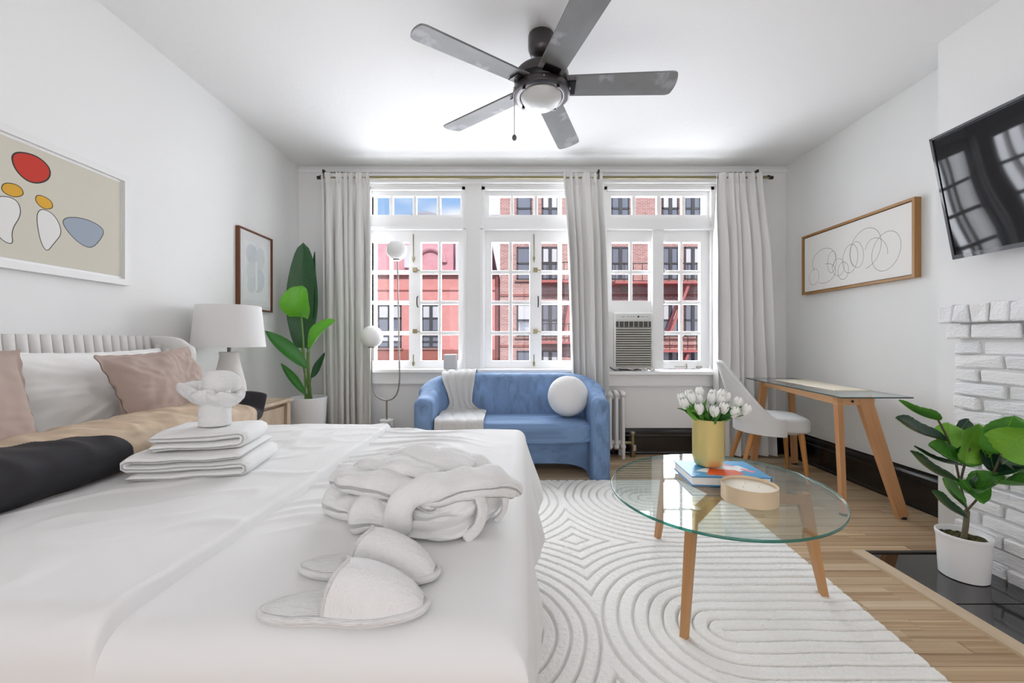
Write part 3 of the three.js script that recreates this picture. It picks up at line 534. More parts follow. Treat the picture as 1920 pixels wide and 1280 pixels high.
// ---------------------------------------------------------------- folded towels with a washcloth flower
// a folded towel seen from its end: one long strip folded over and over
function foldedTowel(w, depth, layers, t, seed) {
  const pts = [], h = t * 0.88; let y = t / 2, dir = 1; const r = h / 2;
  for (let k = 0; k < layers; k++) {
    const a = dir > 0 ? -w / 2 + r : w / 2 - r, b = -a;
    for (let i = 0; i <= 6; i++) pts.push(new THREE.Vector3(lerp(a, b, i / 6), y, 0));
    if (k < layers - 1) for (let i = 1; i < 5; i++) { const q = -Math.PI / 2 + Math.PI * i / 5; pts.push(new THREE.Vector3(b + dir * r * Math.cos(q), y + r + r * Math.sin(q), 0)); }
    y += h; dir = -dir;
  }
  const c = new THREE.CatmullRomCurve3(pts, false, 'catmullrom', 0.3);
  return grid(26, layers * 26, (u, v) => {
    const p = c.getPointAt(v), T = c.getTangentAt(v), N = new THREE.Vector3(-T.y, T.x, 0), a = u * 2 * Math.PI, k = Math.sqrt(clamp(1 - Math.pow(clamp((0.02 - Math.min(v, 1 - v)) / 0.02), 2), 0.001));
    const z = depth / 2 * spow(Math.cos(a), 0.42), hh = t / 2 * 0.98 * spow(Math.sin(a), 0.75) * k, q = p.clone().addScaledVector(N, hh);
    const wob = 0.005 * n3(q.x * 9 + seed, q.y * 14, z * 7);
    return [q.x * (1 + 0.02 * n3(z * 8, q.y * 20, seed)), q.y + wob + 0.004 * n3(q.x * 5 + seed, 2, z * 5), z + 0.006 * n3(q.x * 12, q.y * 30, seed)];
  }, true);
}
{
  const x = -1.02, d = 1.36, y = bedY(x, d) - 0.004, turn = 0.2;
  const a = thing('bath_towel', 'large white folded bath towel lying flat on the duvet', 'towel', [x, y, -d], turn);
  part('cloth', foldedTowel(0.33, 0.27, 3, 0.029, 1), M.terry, a);
  const b = thing('hand_towel', 'smaller white folded towel on top of the bath towel', 'towel', [x + 0.0, y + 0.078, -d - 0.01], turn + 0.05);
  part('cloth', foldedTowel(0.27, 0.225, 2, 0.032, 4), M.terry, b);
  const c = thing('washcloth_flower', 'white washcloth rolled and spread like a flower on the towel stack', 'washcloth', [x + 0.015, y + 0.135, -d - 0.015], 0.1);
  part('roll', grid(48, 26, (u, v) => { const q = u * 2 * Math.PI, r = (0.046 + 0.002 * Math.sin(q * 3)) * (v < 0.05 ? v / 0.05 : v > 0.95 ? (1 - v) / 0.05 : 1) * (1 - 0.12 * smooth(0.6, 1, v)) + 0.001 * n3(q * 3, v * 9); return [r * Math.cos(q), v * 0.088, r * Math.sin(q)]; }, true), M.terry, c);
  // petals: thick cupped lobes of cloth gathered at the top of the roll
  const petal = (az, out, up, wdt, len, cup) => {
    const A = new THREE.Vector3(Math.cos(az) * out, up, Math.sin(az) * out).normalize(), S = new THREE.Vector3(-Math.sin(az), 0, Math.cos(az)), N = new THREE.Vector3().crossVectors(A, S).normalize();
    return grid(40, 26, (u, v) => {
      const q = u * 2 * Math.PI, f = (v - 0.5) * Math.PI, s = Math.cos(q) * spow(Math.cos(f), 0.7), n = Math.sin(q) * spow(Math.cos(f), 0.8), t = 0.5 + 0.5 * spow(Math.sin(f), 0.8), w = wdt / 2 * (0.45 + 0.55 * Math.sin(Math.PI * clamp(0.15 + 0.6 * t)));
      return new THREE.Vector3(0, 0.07, 0).addScaledVector(A, len * t * 1.12).addScaledVector(S, w * s).addScaledVector(N, -cup * (s * s + 0.5 * t * t) + 0.017 * n + 0.006 * n3(s * 2 + az, t * 3, n) + 0.003 * n3(s * 7, t * 8, az));
    }, true);
  };
  for (const a of [[1.45, 0.16, 1, 0.125, 0.105, 0.045], [3.0, 1, 0.42, 0.105, 0.115, 0.04], [0.25, 1, 0.16, 0.10, 0.09, 0.035], [2.1, 0.9, 0.42, 0.09, 0.075, 0.03], [4.6, 0.7, 0.75, 0.11, 0.085, 0.035], [0.95, 1.0, 0.35, 0.08, 0.07, 0.03]]) part('petal', petal(...a), M.terry, c);
}

// ---------------------------------------------------------------- folded bathrobe
{
  const g = thing('bathrobe', 'white terry bathrobe folded in a bundle on the foot of the bed', 'bathrobe');
  const O = new THREE.Vector2(-0.165, 0.86), A = new THREE.Vector2(-0.83, 0.55).normalize(), B = new THREE.Vector2(0.55, 0.83).normalize(), by = bedY(-0.25, 1.02) - 0.004;
  const P = (a, b, y) => V(O.x + A.x * a + B.x * b, by + y, O.y + A.y * a + B.y * b);
  const up = new THREE.Vector3(0, 1, 0), R = (n, pts, w, t, o = {}) => part(n, ribbon(pts, w, t, o.up ?? up, { rough: 0.012, freq: 16, n: 50, m: 28, ...o }), M.terry, g);
  // lower folded body, with the rolled-up far half higher
  part('body', grid(90, 60, (u, v) => {
    const q = u * 2 * Math.PI, f = (v - 0.5) * Math.PI, cx = spow(Math.cos(q), 0.6) * spow(Math.cos(f), 0.4), cb = spow(Math.sin(q), 0.6) * spow(Math.cos(f), 0.4), cy = spow(Math.sin(f), 0.6);
    const a = 0.165 + 0.205 * cx, b = 0.125 + 0.14 * cb, lump = 0.022 * n3(a * 8, b * 8, cy * 2) + 0.010 * n3(a * 20, b * 20, cy * 5), hgt = 0.046 + 0.016 * smooth(0.0, 0.2, b), seam = 0.010 * Math.exp(-(((cy + 0.12 - 0.2 * Math.sin(q)) / 0.12) ** 2));
    return P(a + (lump - seam) * cx, b + (lump - seam) * cb, Math.max(0.001, hgt + hgt * cy + lump * (cy > 0 ? 1 : 0.2) - 0.004));
  }, true), M.terry, g);
  R('fold', [P(0.36, 0.02, 0.04), P(0.28, -0.015, 0.034), P(0.18, -0.02, 0.036), P(0.07, -0.008, 0.04)], 0.07, 0.06, { e: 0.9, rough: 0.03 });
  R('fold', [P(0.355, 0.03, 0.083), P(0.28, 0.012, 0.096), P(0.19, 0.018, 0.102), P(0.09, 0.035, 0.094), P(0.02, 0.05, 0.075)], 0.095, 0.05, { e: 0.75 });
  R('fold', [P(0.345, 0.09, 0.09), P(0.27, 0.075, 0.115), P(0.17, 0.085, 0.123), P(0.07, 0.11, 0.105)], 0.095, 0.052, { e: 0.75 });
  R('sleeve', [P(0.32, 0.16, 0.09), P(0.24, 0.145, 0.126), P(0.13, 0.155, 0.132), P(0.04, 0.18, 0.105)], 0.10, 0.055, { e: 0.8 });
  R('sleeve', [P(0.27, 0.225, 0.08), P(0.18, 0.215, 0.115), P(0.08, 0.22, 0.108), P(0.01, 0.225, 0.085)], 0.09, 0.05, { e: 0.8 });
  // shawl collar crossing over the right side and turning down in front
  R('collar', [P(0.085, -0.02, 0.015), P(0.08, -0.03, 0.055), P(0.07, -0.008, 0.1), P(0.015, 0.06, 0.121), P(-0.02, 0.14, 0.118), P(-0.036, 0.215, 0.095), P(-0.03, 0.265, 0.055)], (v) => 0.06 + 0.015 * Math.sin(v * 3), 0.034, { up: (v) => new THREE.Vector3(0.35, 1, lerp(1.4, 0.15, smooth(0.15, 0.42, v))).normalize(), n: 80, e: 0.8 });
  R('collar', [P(0.05, 0.005, 0.098), P(-0.01, 0.075, 0.104), P(-0.036, 0.15, 0.096), P(-0.046, 0.23, 0.07)], 0.05, 0.03, { e: 0.8, up: new THREE.Vector3(0.7, 0.8, 0.3) });
  R('belt', [P(-0.036, 0.105, 0.092), P(-0.052, 0.1, 0.062), P(-0.05, 0.085, 0.03), P(-0.03, 0.06, 0.006)], 0.03, 0.014, { up: new THREE.Vector3(0.8, 0.2, 0.6), rough: 0.004 });
  R('belt', [P(-0.04, 0.19, 0.085), P(-0.054, 0.185, 0.058), P(-0.052, 0.18, 0.03), P(-0.034, 0.17, 0.006)], 0.022, 0.012, { up: new THREE.Vector3(0.8, 0.2, 0.6), rough: 0.004 });
}

// ---------------------------------------------------------------- slippers
function slipper(label, x, d, turn) {
  const L = 0.262, hw = (t) => 0.047 * Math.pow(Math.sin(Math.PI * clamp(t, 0.0005, 0.9995)), 0.48) * (0.86 + 0.2 * smooth(0.3, 0.78, t) - 0.1 * Math.exp(-(((t - 0.4) / 0.16) ** 2))), bend = (t) => 0.010 * Math.sin(t * 2.6);
  const o = thing('slipper', label, 'slipper', [x, bedY(x, d) + 0.001, -d], turn, 'white terry slippers'), N = 40, out = [];
  const tk = (k) => (1 - Math.cos(Math.PI * k / N)) / 2; for (let k = 0; k <= N; k++) out.push([tk(k) * L - L / 2, bend(tk(k)) + hw(tk(k))]); for (let k = N - 1; k > 0; k--) out.push([tk(k) * L - L / 2, bend(tk(k)) - hw(tk(k))]);
  const s = new THREE.Shape(out.map(([a, b]) => new THREE.Vector2(a, b)));
  part('sole', new THREE.ExtrudeGeometry(s, { depth: 0.008, bevelEnabled: true, bevelSize: 0.003, bevelThickness: 0.003, bevelSegments: 3 }).rotateX(-Math.PI / 2).translate(0, 0.003, 0), M.terry, o);
  const rim = out.filter((_, i) => i % 2 === 0).map(([a, b]) => new THREE.Vector3(a * 1.012, 0.009, -b * 1.04));
  part('piping', new THREE.TubeGeometry(new THREE.CatmullRomCurve3(rim, true), 140, 0.0058, 10, true), M.terry, o);
  part('insole', grid(20, 30, (u, v) => { const t = 0.03 + 0.94 * v, q = 2 * u - 1; return [t * L - L / 2, 0.0145 + 0.003 * (1 - q * q) + 0.0012 * n3(t * 40, q * 8), -(bend(t) + q * hw(t) * 0.93)]; }), M.terry, o);
  const up = (off) => grid(36, 30, (u, v) => { const q = 2 * u - 1, t = lerp(0.55 - 0.15 * Math.abs(q) ** 1.5, 0.985, v), hgt = (0.062 - off) * Math.pow(Math.max(0, 1 - Math.pow(v, 1.7)), 0.7) + 0.008; return [t * L - L / 2 - 0.012 * (1 - v) * (1 - q * q), 0.010 + hgt * Math.pow(Math.max(0, 1 - Math.abs(q) ** 2.5), 0.62) + 0.0015 * n3(q * 9, v * 9), -(bend(t) + spow(q, 0.8) * (hw(t) * 1.03 - off))]; });
  part('upper', [up(0), up(0.006)], M.terry, o);
  part('upper_binding', ribbon(Array.from({ length: 13 }, (_, i) => { const q = -1 + i / 6, t = 0.55 - 0.15 * Math.abs(q) ** 1.5; return new THREE.Vector3(t * L - L / 2 - 0.012 * (1 - q * q), 0.010 + 0.069 * Math.pow(Math.max(0, 1 - Math.abs(q) ** 2.5), 0.62), -(bend(t) + spow(q, 0.8) * hw(t) * 1.0)); }), 0.009, 0.008, new THREE.Vector3(1, 0.3, 0), { n: 50, m: 10, e: 1 }), M.terry, o);
  return o;
}
slipper('white terry slipper nearest the near edge of the bed', -0.272, 0.658, 0.04);
slipper('white terry slipper between the bathrobe and the nearer slipper', -0.27, 0.762, -0.1);

// ---------------------------------------------------------------- nightstand and table lamp
{
  const wood = std(0xffffff, 0.55, { map: woodTex([0.83, 0.77, 0.69], [0.66, 0.57, 0.47], 9, 0.6) }), g = thing('nightstand', 'pale wooden nightstand with a drawer between the bed and the plant', 'nightstand');
  part('top', metric(rboxD(-2.07, -1.685, 0.64, 0.665, 2.44, 3.13, 0.006, 2), 1.5), wood, g);
  part('case', metric(boxD(-2.06, -1.735, 0.2, 0.64, 2.5, 3.07), 1.5), wood, g);
  for (const [x, d] of [[-1.72, 2.475], [-1.72, 3.085], [-2.045, 2.475], [-2.045, 3.085]]) part('leg', boxD(x - 0.022, x + 0.022, 0, 0.64, d - 0.022, d + 0.022), wood, g);
  for (const y of [0.43, 0.225]) { const dr = part('drawer', metric(rboxD(-1.74, -1.715, y, y + 0.185, 2.512, 3.058, 0.003, 1), 1.5), wood, g); part('knob', new THREE.SphereGeometry(0.014, 16, 12).translate(-1.708, y + 0.095, -2.785), wood, dr); }
  const l = thing('table_lamp', 'table lamp with a white drum shade and an off-white ceramic base', 'table lamp', [-1.855, 0.665, -2.66]);
  part('base', lathe([[0, 0], [0.062, 0], [0.075, 0.012], [0.094, 0.06], [0.098, 0.10], [0.093, 0.15], [0.08, 0.21], [0.066, 0.27], [0.056, 0.32], [0.053, 0.345], [0.057, 0.36], [0.055, 0.367], [0.0, 0.367]]), std(0xd9d5d0, 0.75, { bumpMap: plasterBump, bumpScale: 0.003 }), l);
  part('stem', new THREE.CylinderGeometry(0.012, 0.012, 0.09, 20).translate(0, 0.41, 0), std(0x77726c, 0.35, { metalness: 0.8 }), l);
  part('shade', lathe([[0.206, 0.398], [0.207, 0.402], [0.181, 0.665], [0.180, 0.668], [0.178, 0.665], [0.203, 0.400]], 64), phy(0xf4f3f1, 0.95, { transmission: 0.3, thickness: 0, bumpMap: weaveBump, bumpScale: 0.0003 }), l);
  part('shade_ring', [rod(new THREE.Vector3(-0.18, 0.645, 0), new THREE.Vector3(0.18, 0.645, 0), 0.002), rod(new THREE.Vector3(0, 0.645, -0.18), new THREE.Vector3(0, 0.645, 0.18), 0.002), rod(new THREE.Vector3(0, 0.45, 0), new THREE.Vector3(0, 0.66, 0), 0.004)], M.nickel, l);
}

// ---------------------------------------------------------------- pictures on the left wall
function framed(name, label, wall, d0, d1, y0, y1, depth, fw, frameMat, mat, art, extra) {
  const sgn = wall < 0 ? 1 : -1, g = thing(name, label, 'picture'), xf = wall + sgn * depth, X = (a, b) => [Math.min(a, b), Math.max(a, b)], B = (p, q, a, b, c, e) => { const [x0, x1] = X(p, q); return boxD(x0, x1, a, b, c, e); };
  part('frame', [B(wall, xf, y0, y0 + fw, d0, d1), B(wall, xf, y1 - fw, y1, d0, d1), B(wall, xf, y0 + fw, y1 - fw, d0, d0 + fw), B(wall, xf, y0 + fw, y1 - fw, d1 - fw, d1)], frameMat, g);
  const xa = wall + sgn * (extra?.inset ?? depth * 0.55), w = d1 - d0 - 2 * fw, h = y1 - y0 - 2 * fw;
  if (mat) part('mount_board', new THREE.PlaneGeometry(w, h).rotateY(sgn * Math.PI / 2).translate(xa, (y0 + y1) / 2, -(d0 + d1) / 2), mat, g);
  const m = extra?.margin ?? 0;
  part('print', new THREE.PlaneGeometry(w - 2 * m, h - 2 * m).rotateY(sgn * Math.PI / 2).translate(xa + sgn * 0.002, (y0 + y1) / 2, -(d0 + d1) / 2), art, g);
  if (extra?.glaze) part('glazing', new THREE.PlaneGeometry(w, h).rotateY(sgn * Math.PI / 2).translate(xa + sgn * 0.008, (y0 + y1) / 2, -(d0 + d1) / 2), M.glass, g);
  return g;
}
framed('wall_picture', 'large white framed print of abstract red, yellow and grey-blue shapes above the bed', XL, 1.10, 2.19, 1.40, 1.985, 0.035, 0.032, std(0xe9e9e7, 0.5), M.trim, std(0xffffff, 0.75, {
  map: canvasTex(1024, 560, (c, w, h) => {       // plain generic shapes on a sand ground
    c.fillStyle = '#cfcaba'; c.fillRect(0, 0, w, h);
    const blob = (col, pts, line = 4) => { c.beginPath(); pts.forEach(([x, y], i) => { const q = pts[(i + 1) % pts.length], mx = (x + q[0]) / 2, my = (y + q[1]) / 2; if (!i) { const p = pts.at(-1); c.moveTo((p[0] + x) / 2, (p[1] + y) / 2); } c.quadraticCurveTo(x, y, mx, my); }); c.closePath(); c.fillStyle = col; c.fill(); if (line) { c.lineWidth = line; c.strokeStyle = '#2a2826'; c.stroke(); } };
    const k = [0.60 * w, 0];
    blob('#c3321f', [[k[0] - 70, 60], [k[0] + 20, 30], [k[0] + 80, 70], [k[0] + 70, 140], [k[0], 185], [k[0] - 60, 140]], 6);
    blob('#d9a52c', [[k[0] - 95, 215], [k[0] - 40, 205], [k[0] - 20, 245], [k[0] - 60, 275], [k[0] - 105, 260]], 3);
    blob('#d9a52c', [[k[0] + 25, 220], [k[0] + 80, 230], [k[0] + 90, 270], [k[0] + 50, 290], [k[0] + 15, 260]], 3);
    blob('#e3e2de', [[k[0] - 130, 290], [k[0] - 50, 270], [k[0] - 30, 340], [k[0] - 70, 430], [k[0] - 60, 500], [k[0] - 110, 480], [k[0] - 150, 390]], 3);
    blob('#e3e2de', [[k[0] + 20, 290], [k[0] + 90, 290], [k[0] + 130, 380], [k[0] + 90, 450], [k[0] + 60, 505], [k[0] + 30, 430]], 3);
    blob('#9aa4b1', [[k[0] + 110, 310], [k[0] + 220, 270], [k[0] + 330, 300], [k[0] + 300, 380], [k[0] + 250, 440], [k[0] + 170, 400]], 3);
    blob('#9aa4b1', [[k[0] - 150, 310], [k[0] - 260, 270], [k[0] - 370, 300], [k[0] - 340, 380], [k[0] - 290, 440], [k[0] - 210, 400]], 3);
  }),
}), { margin: 0.012, inset: 0.02 });
framed('wall_picture', 'narrow brown framed pale grey print between the lamp and the plant', XL, 3.07, 3.5, 1.35, 1.98, 0.03, 0.012, std(0x6b3d22, 0.5), M.trim, std(0xffffff, 0.6, {
  map: canvasTex(420, 640, (c, w, h) => {
    c.fillStyle = '#e9eaea'; c.fillRect(0, 0, w, h); c.fillStyle = '#eef0f0'; c.fillRect(50, 60, w - 100, h - 120);
    for (const [x, y, rx, ry, col] of [[150, 170, 80, 90, '#d3dadd'], [270, 200, 70, 120, '#dde2e3'], [170, 330, 90, 100, '#dfe3e2'], [260, 400, 80, 110, '#d0d8dc'], [150, 450, 60, 70, '#d9dee0']]) { c.fillStyle = col; c.globalAlpha = 0.8; c.beginPath(); c.ellipse(x, y, rx, ry, 0.3, 0, 7); c.fill(); }
    c.globalAlpha = 1; c.fillStyle = '#f3f4f4'; c.fillRect(205, 230, 30, 260);
  }),
}), { glaze: true, margin: 0.02 });

// ---------------------------------------------------------------- leaves
function leafTex(a, b, vein, n = 7) {
  return canvasTex(256, 512, (c, w, h) => {
    c.fillStyle = a; c.fillRect(0, 0, w, h);
    for (let k = 0; k < 900; k++) { c.globalAlpha = 0.05; c.fillStyle = b; c.beginPath(); c.ellipse(rnd() * w, rnd() * h, 6 + rnd() * 22, 3 + rnd() * 9, rnd() * 3, 0, 7); c.fill(); }
    c.globalAlpha = 0.75; c.strokeStyle = vein; c.lineWidth = 5; c.beginPath(); c.moveTo(w / 2, 0); c.lineTo(w / 2, h); c.stroke();
    c.lineWidth = 2.2; c.globalAlpha = 0.5; for (let k = 0; k < n; k++) for (const s of [-1, 1]) { const y = h * (0.04 + 0.94 * k / n); c.beginPath(); c.moveTo(w / 2, y); c.quadraticCurveTo(w / 2 + s * w * 0.25, y - 22, w / 2 + s * w * 0.5, y - 64); c.stroke(); }
  });
}
const leafMat = (a, b, vein, n) => phy(0xffffff, 0.42, { map: leafTex(a, b, vein, n), transmission: 0.18, thickness: 0, clearcoat: 0.15, clearcoatRoughness: 0.4 });
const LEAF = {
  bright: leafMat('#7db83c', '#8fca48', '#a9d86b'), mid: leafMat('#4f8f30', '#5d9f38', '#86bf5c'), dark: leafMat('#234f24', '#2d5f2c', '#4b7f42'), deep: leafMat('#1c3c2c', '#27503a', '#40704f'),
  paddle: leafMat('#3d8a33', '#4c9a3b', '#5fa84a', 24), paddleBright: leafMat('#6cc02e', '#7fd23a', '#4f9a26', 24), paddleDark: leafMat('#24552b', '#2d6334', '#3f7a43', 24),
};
const leafRound = (t) => Math.pow(Math.sin(Math.PI * Math.pow(clamp(t), 0.82)), 0.62), leafLance = (t) => Math.pow(Math.sin(Math.PI * Math.pow(clamp(t), 0.9)), 0.75);
function leaf(g, base, tip, width, mat, o = {}) {
  const A = tip.clone().sub(base), len = A.length(), T = A.clone().normalize(), hint = (o.face ?? new THREE.Vector3(-0.2, 0.55, 0.8)).clone(), S = new THREE.Vector3().crossVectors(T, hint).normalize(), N = new THREE.Vector3().crossVectors(S, T).normalize();
  const prof = o.profile ?? leafRound, cup = o.cup ?? 0.18, arch = o.arch ?? 0.08, wave = o.wave ?? 0.03;
  const m = part('leaf', grid(12, 20, (u, v) => {
    const s = 2 * u - 1, w = width / 2 * prof(v);
    return base.clone().addScaledVector(A, v).addScaledVector(S, w * s * Math.cos(cup * Math.abs(s) * 1.5)).addScaledVector(N, cup * width * Math.pow(Math.abs(s), 1.4) * prof(v) + arch * len * 4 * v * (1 - v) * -1 * (o.droop ?? 1) + wave * width * Math.sin(v * 9 + s * 2) * Math.abs(s) + 0.02 * width * Math.cos(v * 50) * Math.abs(s) * (o.veined ?? 0.3));
  }), mat, g);
  if (o.rib !== 0) part('midrib', new THREE.TubeGeometry(new THREE.CatmullRomCurve3([0, 0.33, 0.66, 0.98].map((v) => base.clone().addScaledVector(A, v).addScaledVector(N, -arch * len * 4 * v * (1 - v) * (o.droop ?? 1) - 0.0008))), 12, Math.max(0.0012, width * 0.013), 6), o.ribMat ?? mat, m);
  return m;
}
{ // big-leaved plant in the corner
  const P = (u, v, d = 3.5) => V((u - 960) * d / 760, 1.1 - (v - 640) * d / 760, d), g = thing('potted_bird_of_paradise', 'tall broad-leaved green plant in a white pot by the left curtain', 'potted plant');
  const px = -1.755, py = -3.5;
  part('pot', lathe([[0, 0], [0.105, 0], [0.11, 0.01], [0.146, 0.60], [0.147, 0.618], [0.143, 0.622], [0.138, 0.616], [0.136, 0.56], [0, 0.56]], 48).translate(px, 0, py), std(0xebebeb, 0.5), g, 'tall white tapered pot');
  part('soil', new THREE.CylinderGeometry(0.135, 0.135, 0.02, 32).translate(px, 0.575, py), std(0x4a4238, 1), g);
  const stemM = std(0x6c8f4a, 0.5), foot = (k) => V(px + 0.025 * Math.cos(k * 2), 0.56, 3.5 + 0.025 * Math.sin(k * 2.3));
  const stem = (k, mid, end) => part('stem', tube([foot(k), mid, end], 0.0075, 24, 8), stemM, g);
  const face = new THREE.Vector3(0.15, 0.15, 1);
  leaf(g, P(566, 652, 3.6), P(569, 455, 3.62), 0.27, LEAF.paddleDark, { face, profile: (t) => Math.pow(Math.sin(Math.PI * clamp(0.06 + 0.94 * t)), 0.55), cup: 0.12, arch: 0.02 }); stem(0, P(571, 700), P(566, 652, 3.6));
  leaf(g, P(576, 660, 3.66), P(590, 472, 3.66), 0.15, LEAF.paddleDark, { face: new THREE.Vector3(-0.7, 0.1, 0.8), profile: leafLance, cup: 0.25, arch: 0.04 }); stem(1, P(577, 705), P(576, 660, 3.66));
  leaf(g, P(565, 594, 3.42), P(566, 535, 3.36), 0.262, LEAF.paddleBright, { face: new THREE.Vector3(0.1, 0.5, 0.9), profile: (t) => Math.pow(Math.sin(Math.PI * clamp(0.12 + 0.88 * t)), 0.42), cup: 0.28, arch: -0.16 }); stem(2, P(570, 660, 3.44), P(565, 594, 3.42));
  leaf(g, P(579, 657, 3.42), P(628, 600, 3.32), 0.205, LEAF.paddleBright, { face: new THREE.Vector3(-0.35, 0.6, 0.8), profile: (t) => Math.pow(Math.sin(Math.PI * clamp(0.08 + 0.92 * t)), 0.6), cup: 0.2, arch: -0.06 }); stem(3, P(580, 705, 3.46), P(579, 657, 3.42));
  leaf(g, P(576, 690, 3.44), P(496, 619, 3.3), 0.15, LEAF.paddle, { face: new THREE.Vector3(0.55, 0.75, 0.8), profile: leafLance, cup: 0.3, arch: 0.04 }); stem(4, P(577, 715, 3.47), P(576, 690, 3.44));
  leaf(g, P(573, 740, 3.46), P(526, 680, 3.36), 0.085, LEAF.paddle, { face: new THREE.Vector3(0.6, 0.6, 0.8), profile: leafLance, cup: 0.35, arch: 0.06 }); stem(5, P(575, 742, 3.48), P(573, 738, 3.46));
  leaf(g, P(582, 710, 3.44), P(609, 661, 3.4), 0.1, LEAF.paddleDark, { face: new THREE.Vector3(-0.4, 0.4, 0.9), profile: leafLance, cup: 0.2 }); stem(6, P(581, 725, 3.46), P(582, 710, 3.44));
}
// ---------------------------------------------------------------- blue velvet sofa
const napMap = tex(512, 512, (u, v) => { const a = fb(u, v, 5, 9, 5), s = smooth(0.56, 0.72, fb(u + 0.3, v + 0.6, 7, 14, 4)), k = 0.92 + 0.22 * (a - 0.5) - 0.09 * s; return [0.49 * k, 0.61 * k, 0.77 * k]; });
const velvetBlue = phy(0xffffff, 0.75, { map: napMap, sheen: 1, sheenRoughness: 0.35, sheenColor: new THREE.Color(0x9fc0ea), bumpMap: tex(256, 256, (u, v) => [fb(u, v, 10, 6, 4)], false), bumpScale: 0.0012 });
const BD = 3.73;
const SH = 0.715, ST = 0.078;           // half width of the shell's middle line, half its thickness
const sofaPath = (() => {
  const p = [], R = 0.3; for (let k = 0; k <= 10; k++) p.push([-SH, lerp(3.235, BD - R, k / 10)]);
  for (let k = 1; k <= 14; k++) { const a = Math.PI * (1 - 0.5 * k / 14); p.push([-SH + R + R * Math.cos(a), BD - R + R * Math.sin(a)]); }
  for (let k = 1; k < 30; k++) p.push([lerp(-SH + R, SH - R, k / 30), BD]);
  const m = p.slice(0, 25).map(([x, d]) => [-x, d]).reverse(); return p.concat(m);
})();
{
  const g = thing('sofa', 'blue velvet loveseat with a curved wraparound back', 'sofa'), n = sofaPath.length;
  const topAt = (x, d) => lerp(0.655, 0.812, smooth(3.25, 3.76, d));
  part('shell', grid(44, n - 1 + 16, (u, v) => {
    let k = v * (n - 1 + 16) - 8, ext = 0; if (k < 0) { ext = -k / 8; k = 0; } if (k > n - 1) { ext = (k - n + 1) / 8; k = n - 1; }
    const i = Math.round(k), [x, d] = sofaPath[i], [xa, da] = sofaPath[Math.max(0, i - 1)], [xb, db] = sofaPath[Math.min(n - 1, i + 1)], l = Math.hypot(xb - xa, db - da), nx = -(db - da) / l, nd = (xb - xa) / l;
    const s = Math.sqrt(Math.max(0, 1 - ext * ext)), fwd = ext ? Math.min(ext, 1) * ST * 0.8 : 0, th = ST * s, rt = 0.075, top = topAt(x, d) - (ext ? 0.05 * (1 - s) : 0), q = clamp((u - 0.36) / 0.28) * Math.PI;
    // cross-section: a tall loop, rounded at the top
    const c = spow(Math.cos(q), 0.8), y = u < 0.36 ? lerp(0.002, top - rt, u / 0.36) : u > 0.64 ? lerp(top - rt, 0.002, (u - 0.64) / 0.36) : top - rt + rt * spow(Math.sin(q), 0.9), lean = 0.03 * smooth(0.35, 0.8, y) * (d > 3.45 ? 1 : 0);
    const pucker = d > 3.55 && c < 0 ? 0.003 * Math.sin(x * 62) * smooth(0.45, 0.6, y) : 0, o = th * c + lean - 0.012 + pucker;
    return [x + nx * o, y, -(d + nd * o) + fwd];
  }, false, [3, 5]), velvetBlue, g);
  part('seat_cushion', grid(70, 50, (u, v) => {
    const q = u * 2 * Math.PI, f = (v - 0.5) * Math.PI, cx = spow(Math.cos(q), 0.22) * spow(Math.cos(f), 0.2), cz = spow(Math.sin(q), 0.22) * spow(Math.cos(f), 0.2), cy = spow(Math.sin(f), 0.3);
    const x = 0.655 * cx, d = 3.435 + 0.225 * cz, gather = cz < -0.8 && Math.abs(cy) < 0.999 ? 0.003 * Math.sin(x * 55) * (1 - cy) : 0;
    return [x, 0.365 + 0.085 * cy + (cy > 0 ? 0.012 * (1 - cx * cx) * (1 - cz * cz * 0.6) : 0) + 0.004 * n3(x * 6, d * 9), -(d + gather + 0.006 * n3(x * 7, cy * 3, 4))];
  }, true, [3, 2]), velvetBlue, g);
  const s = new THREE.Shape(); s.moveTo(-0.65, 0.29); s.lineTo(0.65, 0.29); s.lineTo(0.65, 0.0); s.quadraticCurveTo(0.60, 0.085, 0.40, 0.092); s.lineTo(-0.40, 0.092); s.quadraticCurveTo(-0.60, 0.085, -0.65, 0.0); s.closePath();
  part('base_panel', new THREE.ExtrudeGeometry(s, { depth: 0.05, bevelEnabled: true, bevelSize: 0.006, bevelThickness: 0.006, curveSegments: 16 }).translate(0, 0, -3.42), velvetBlue, g);
}
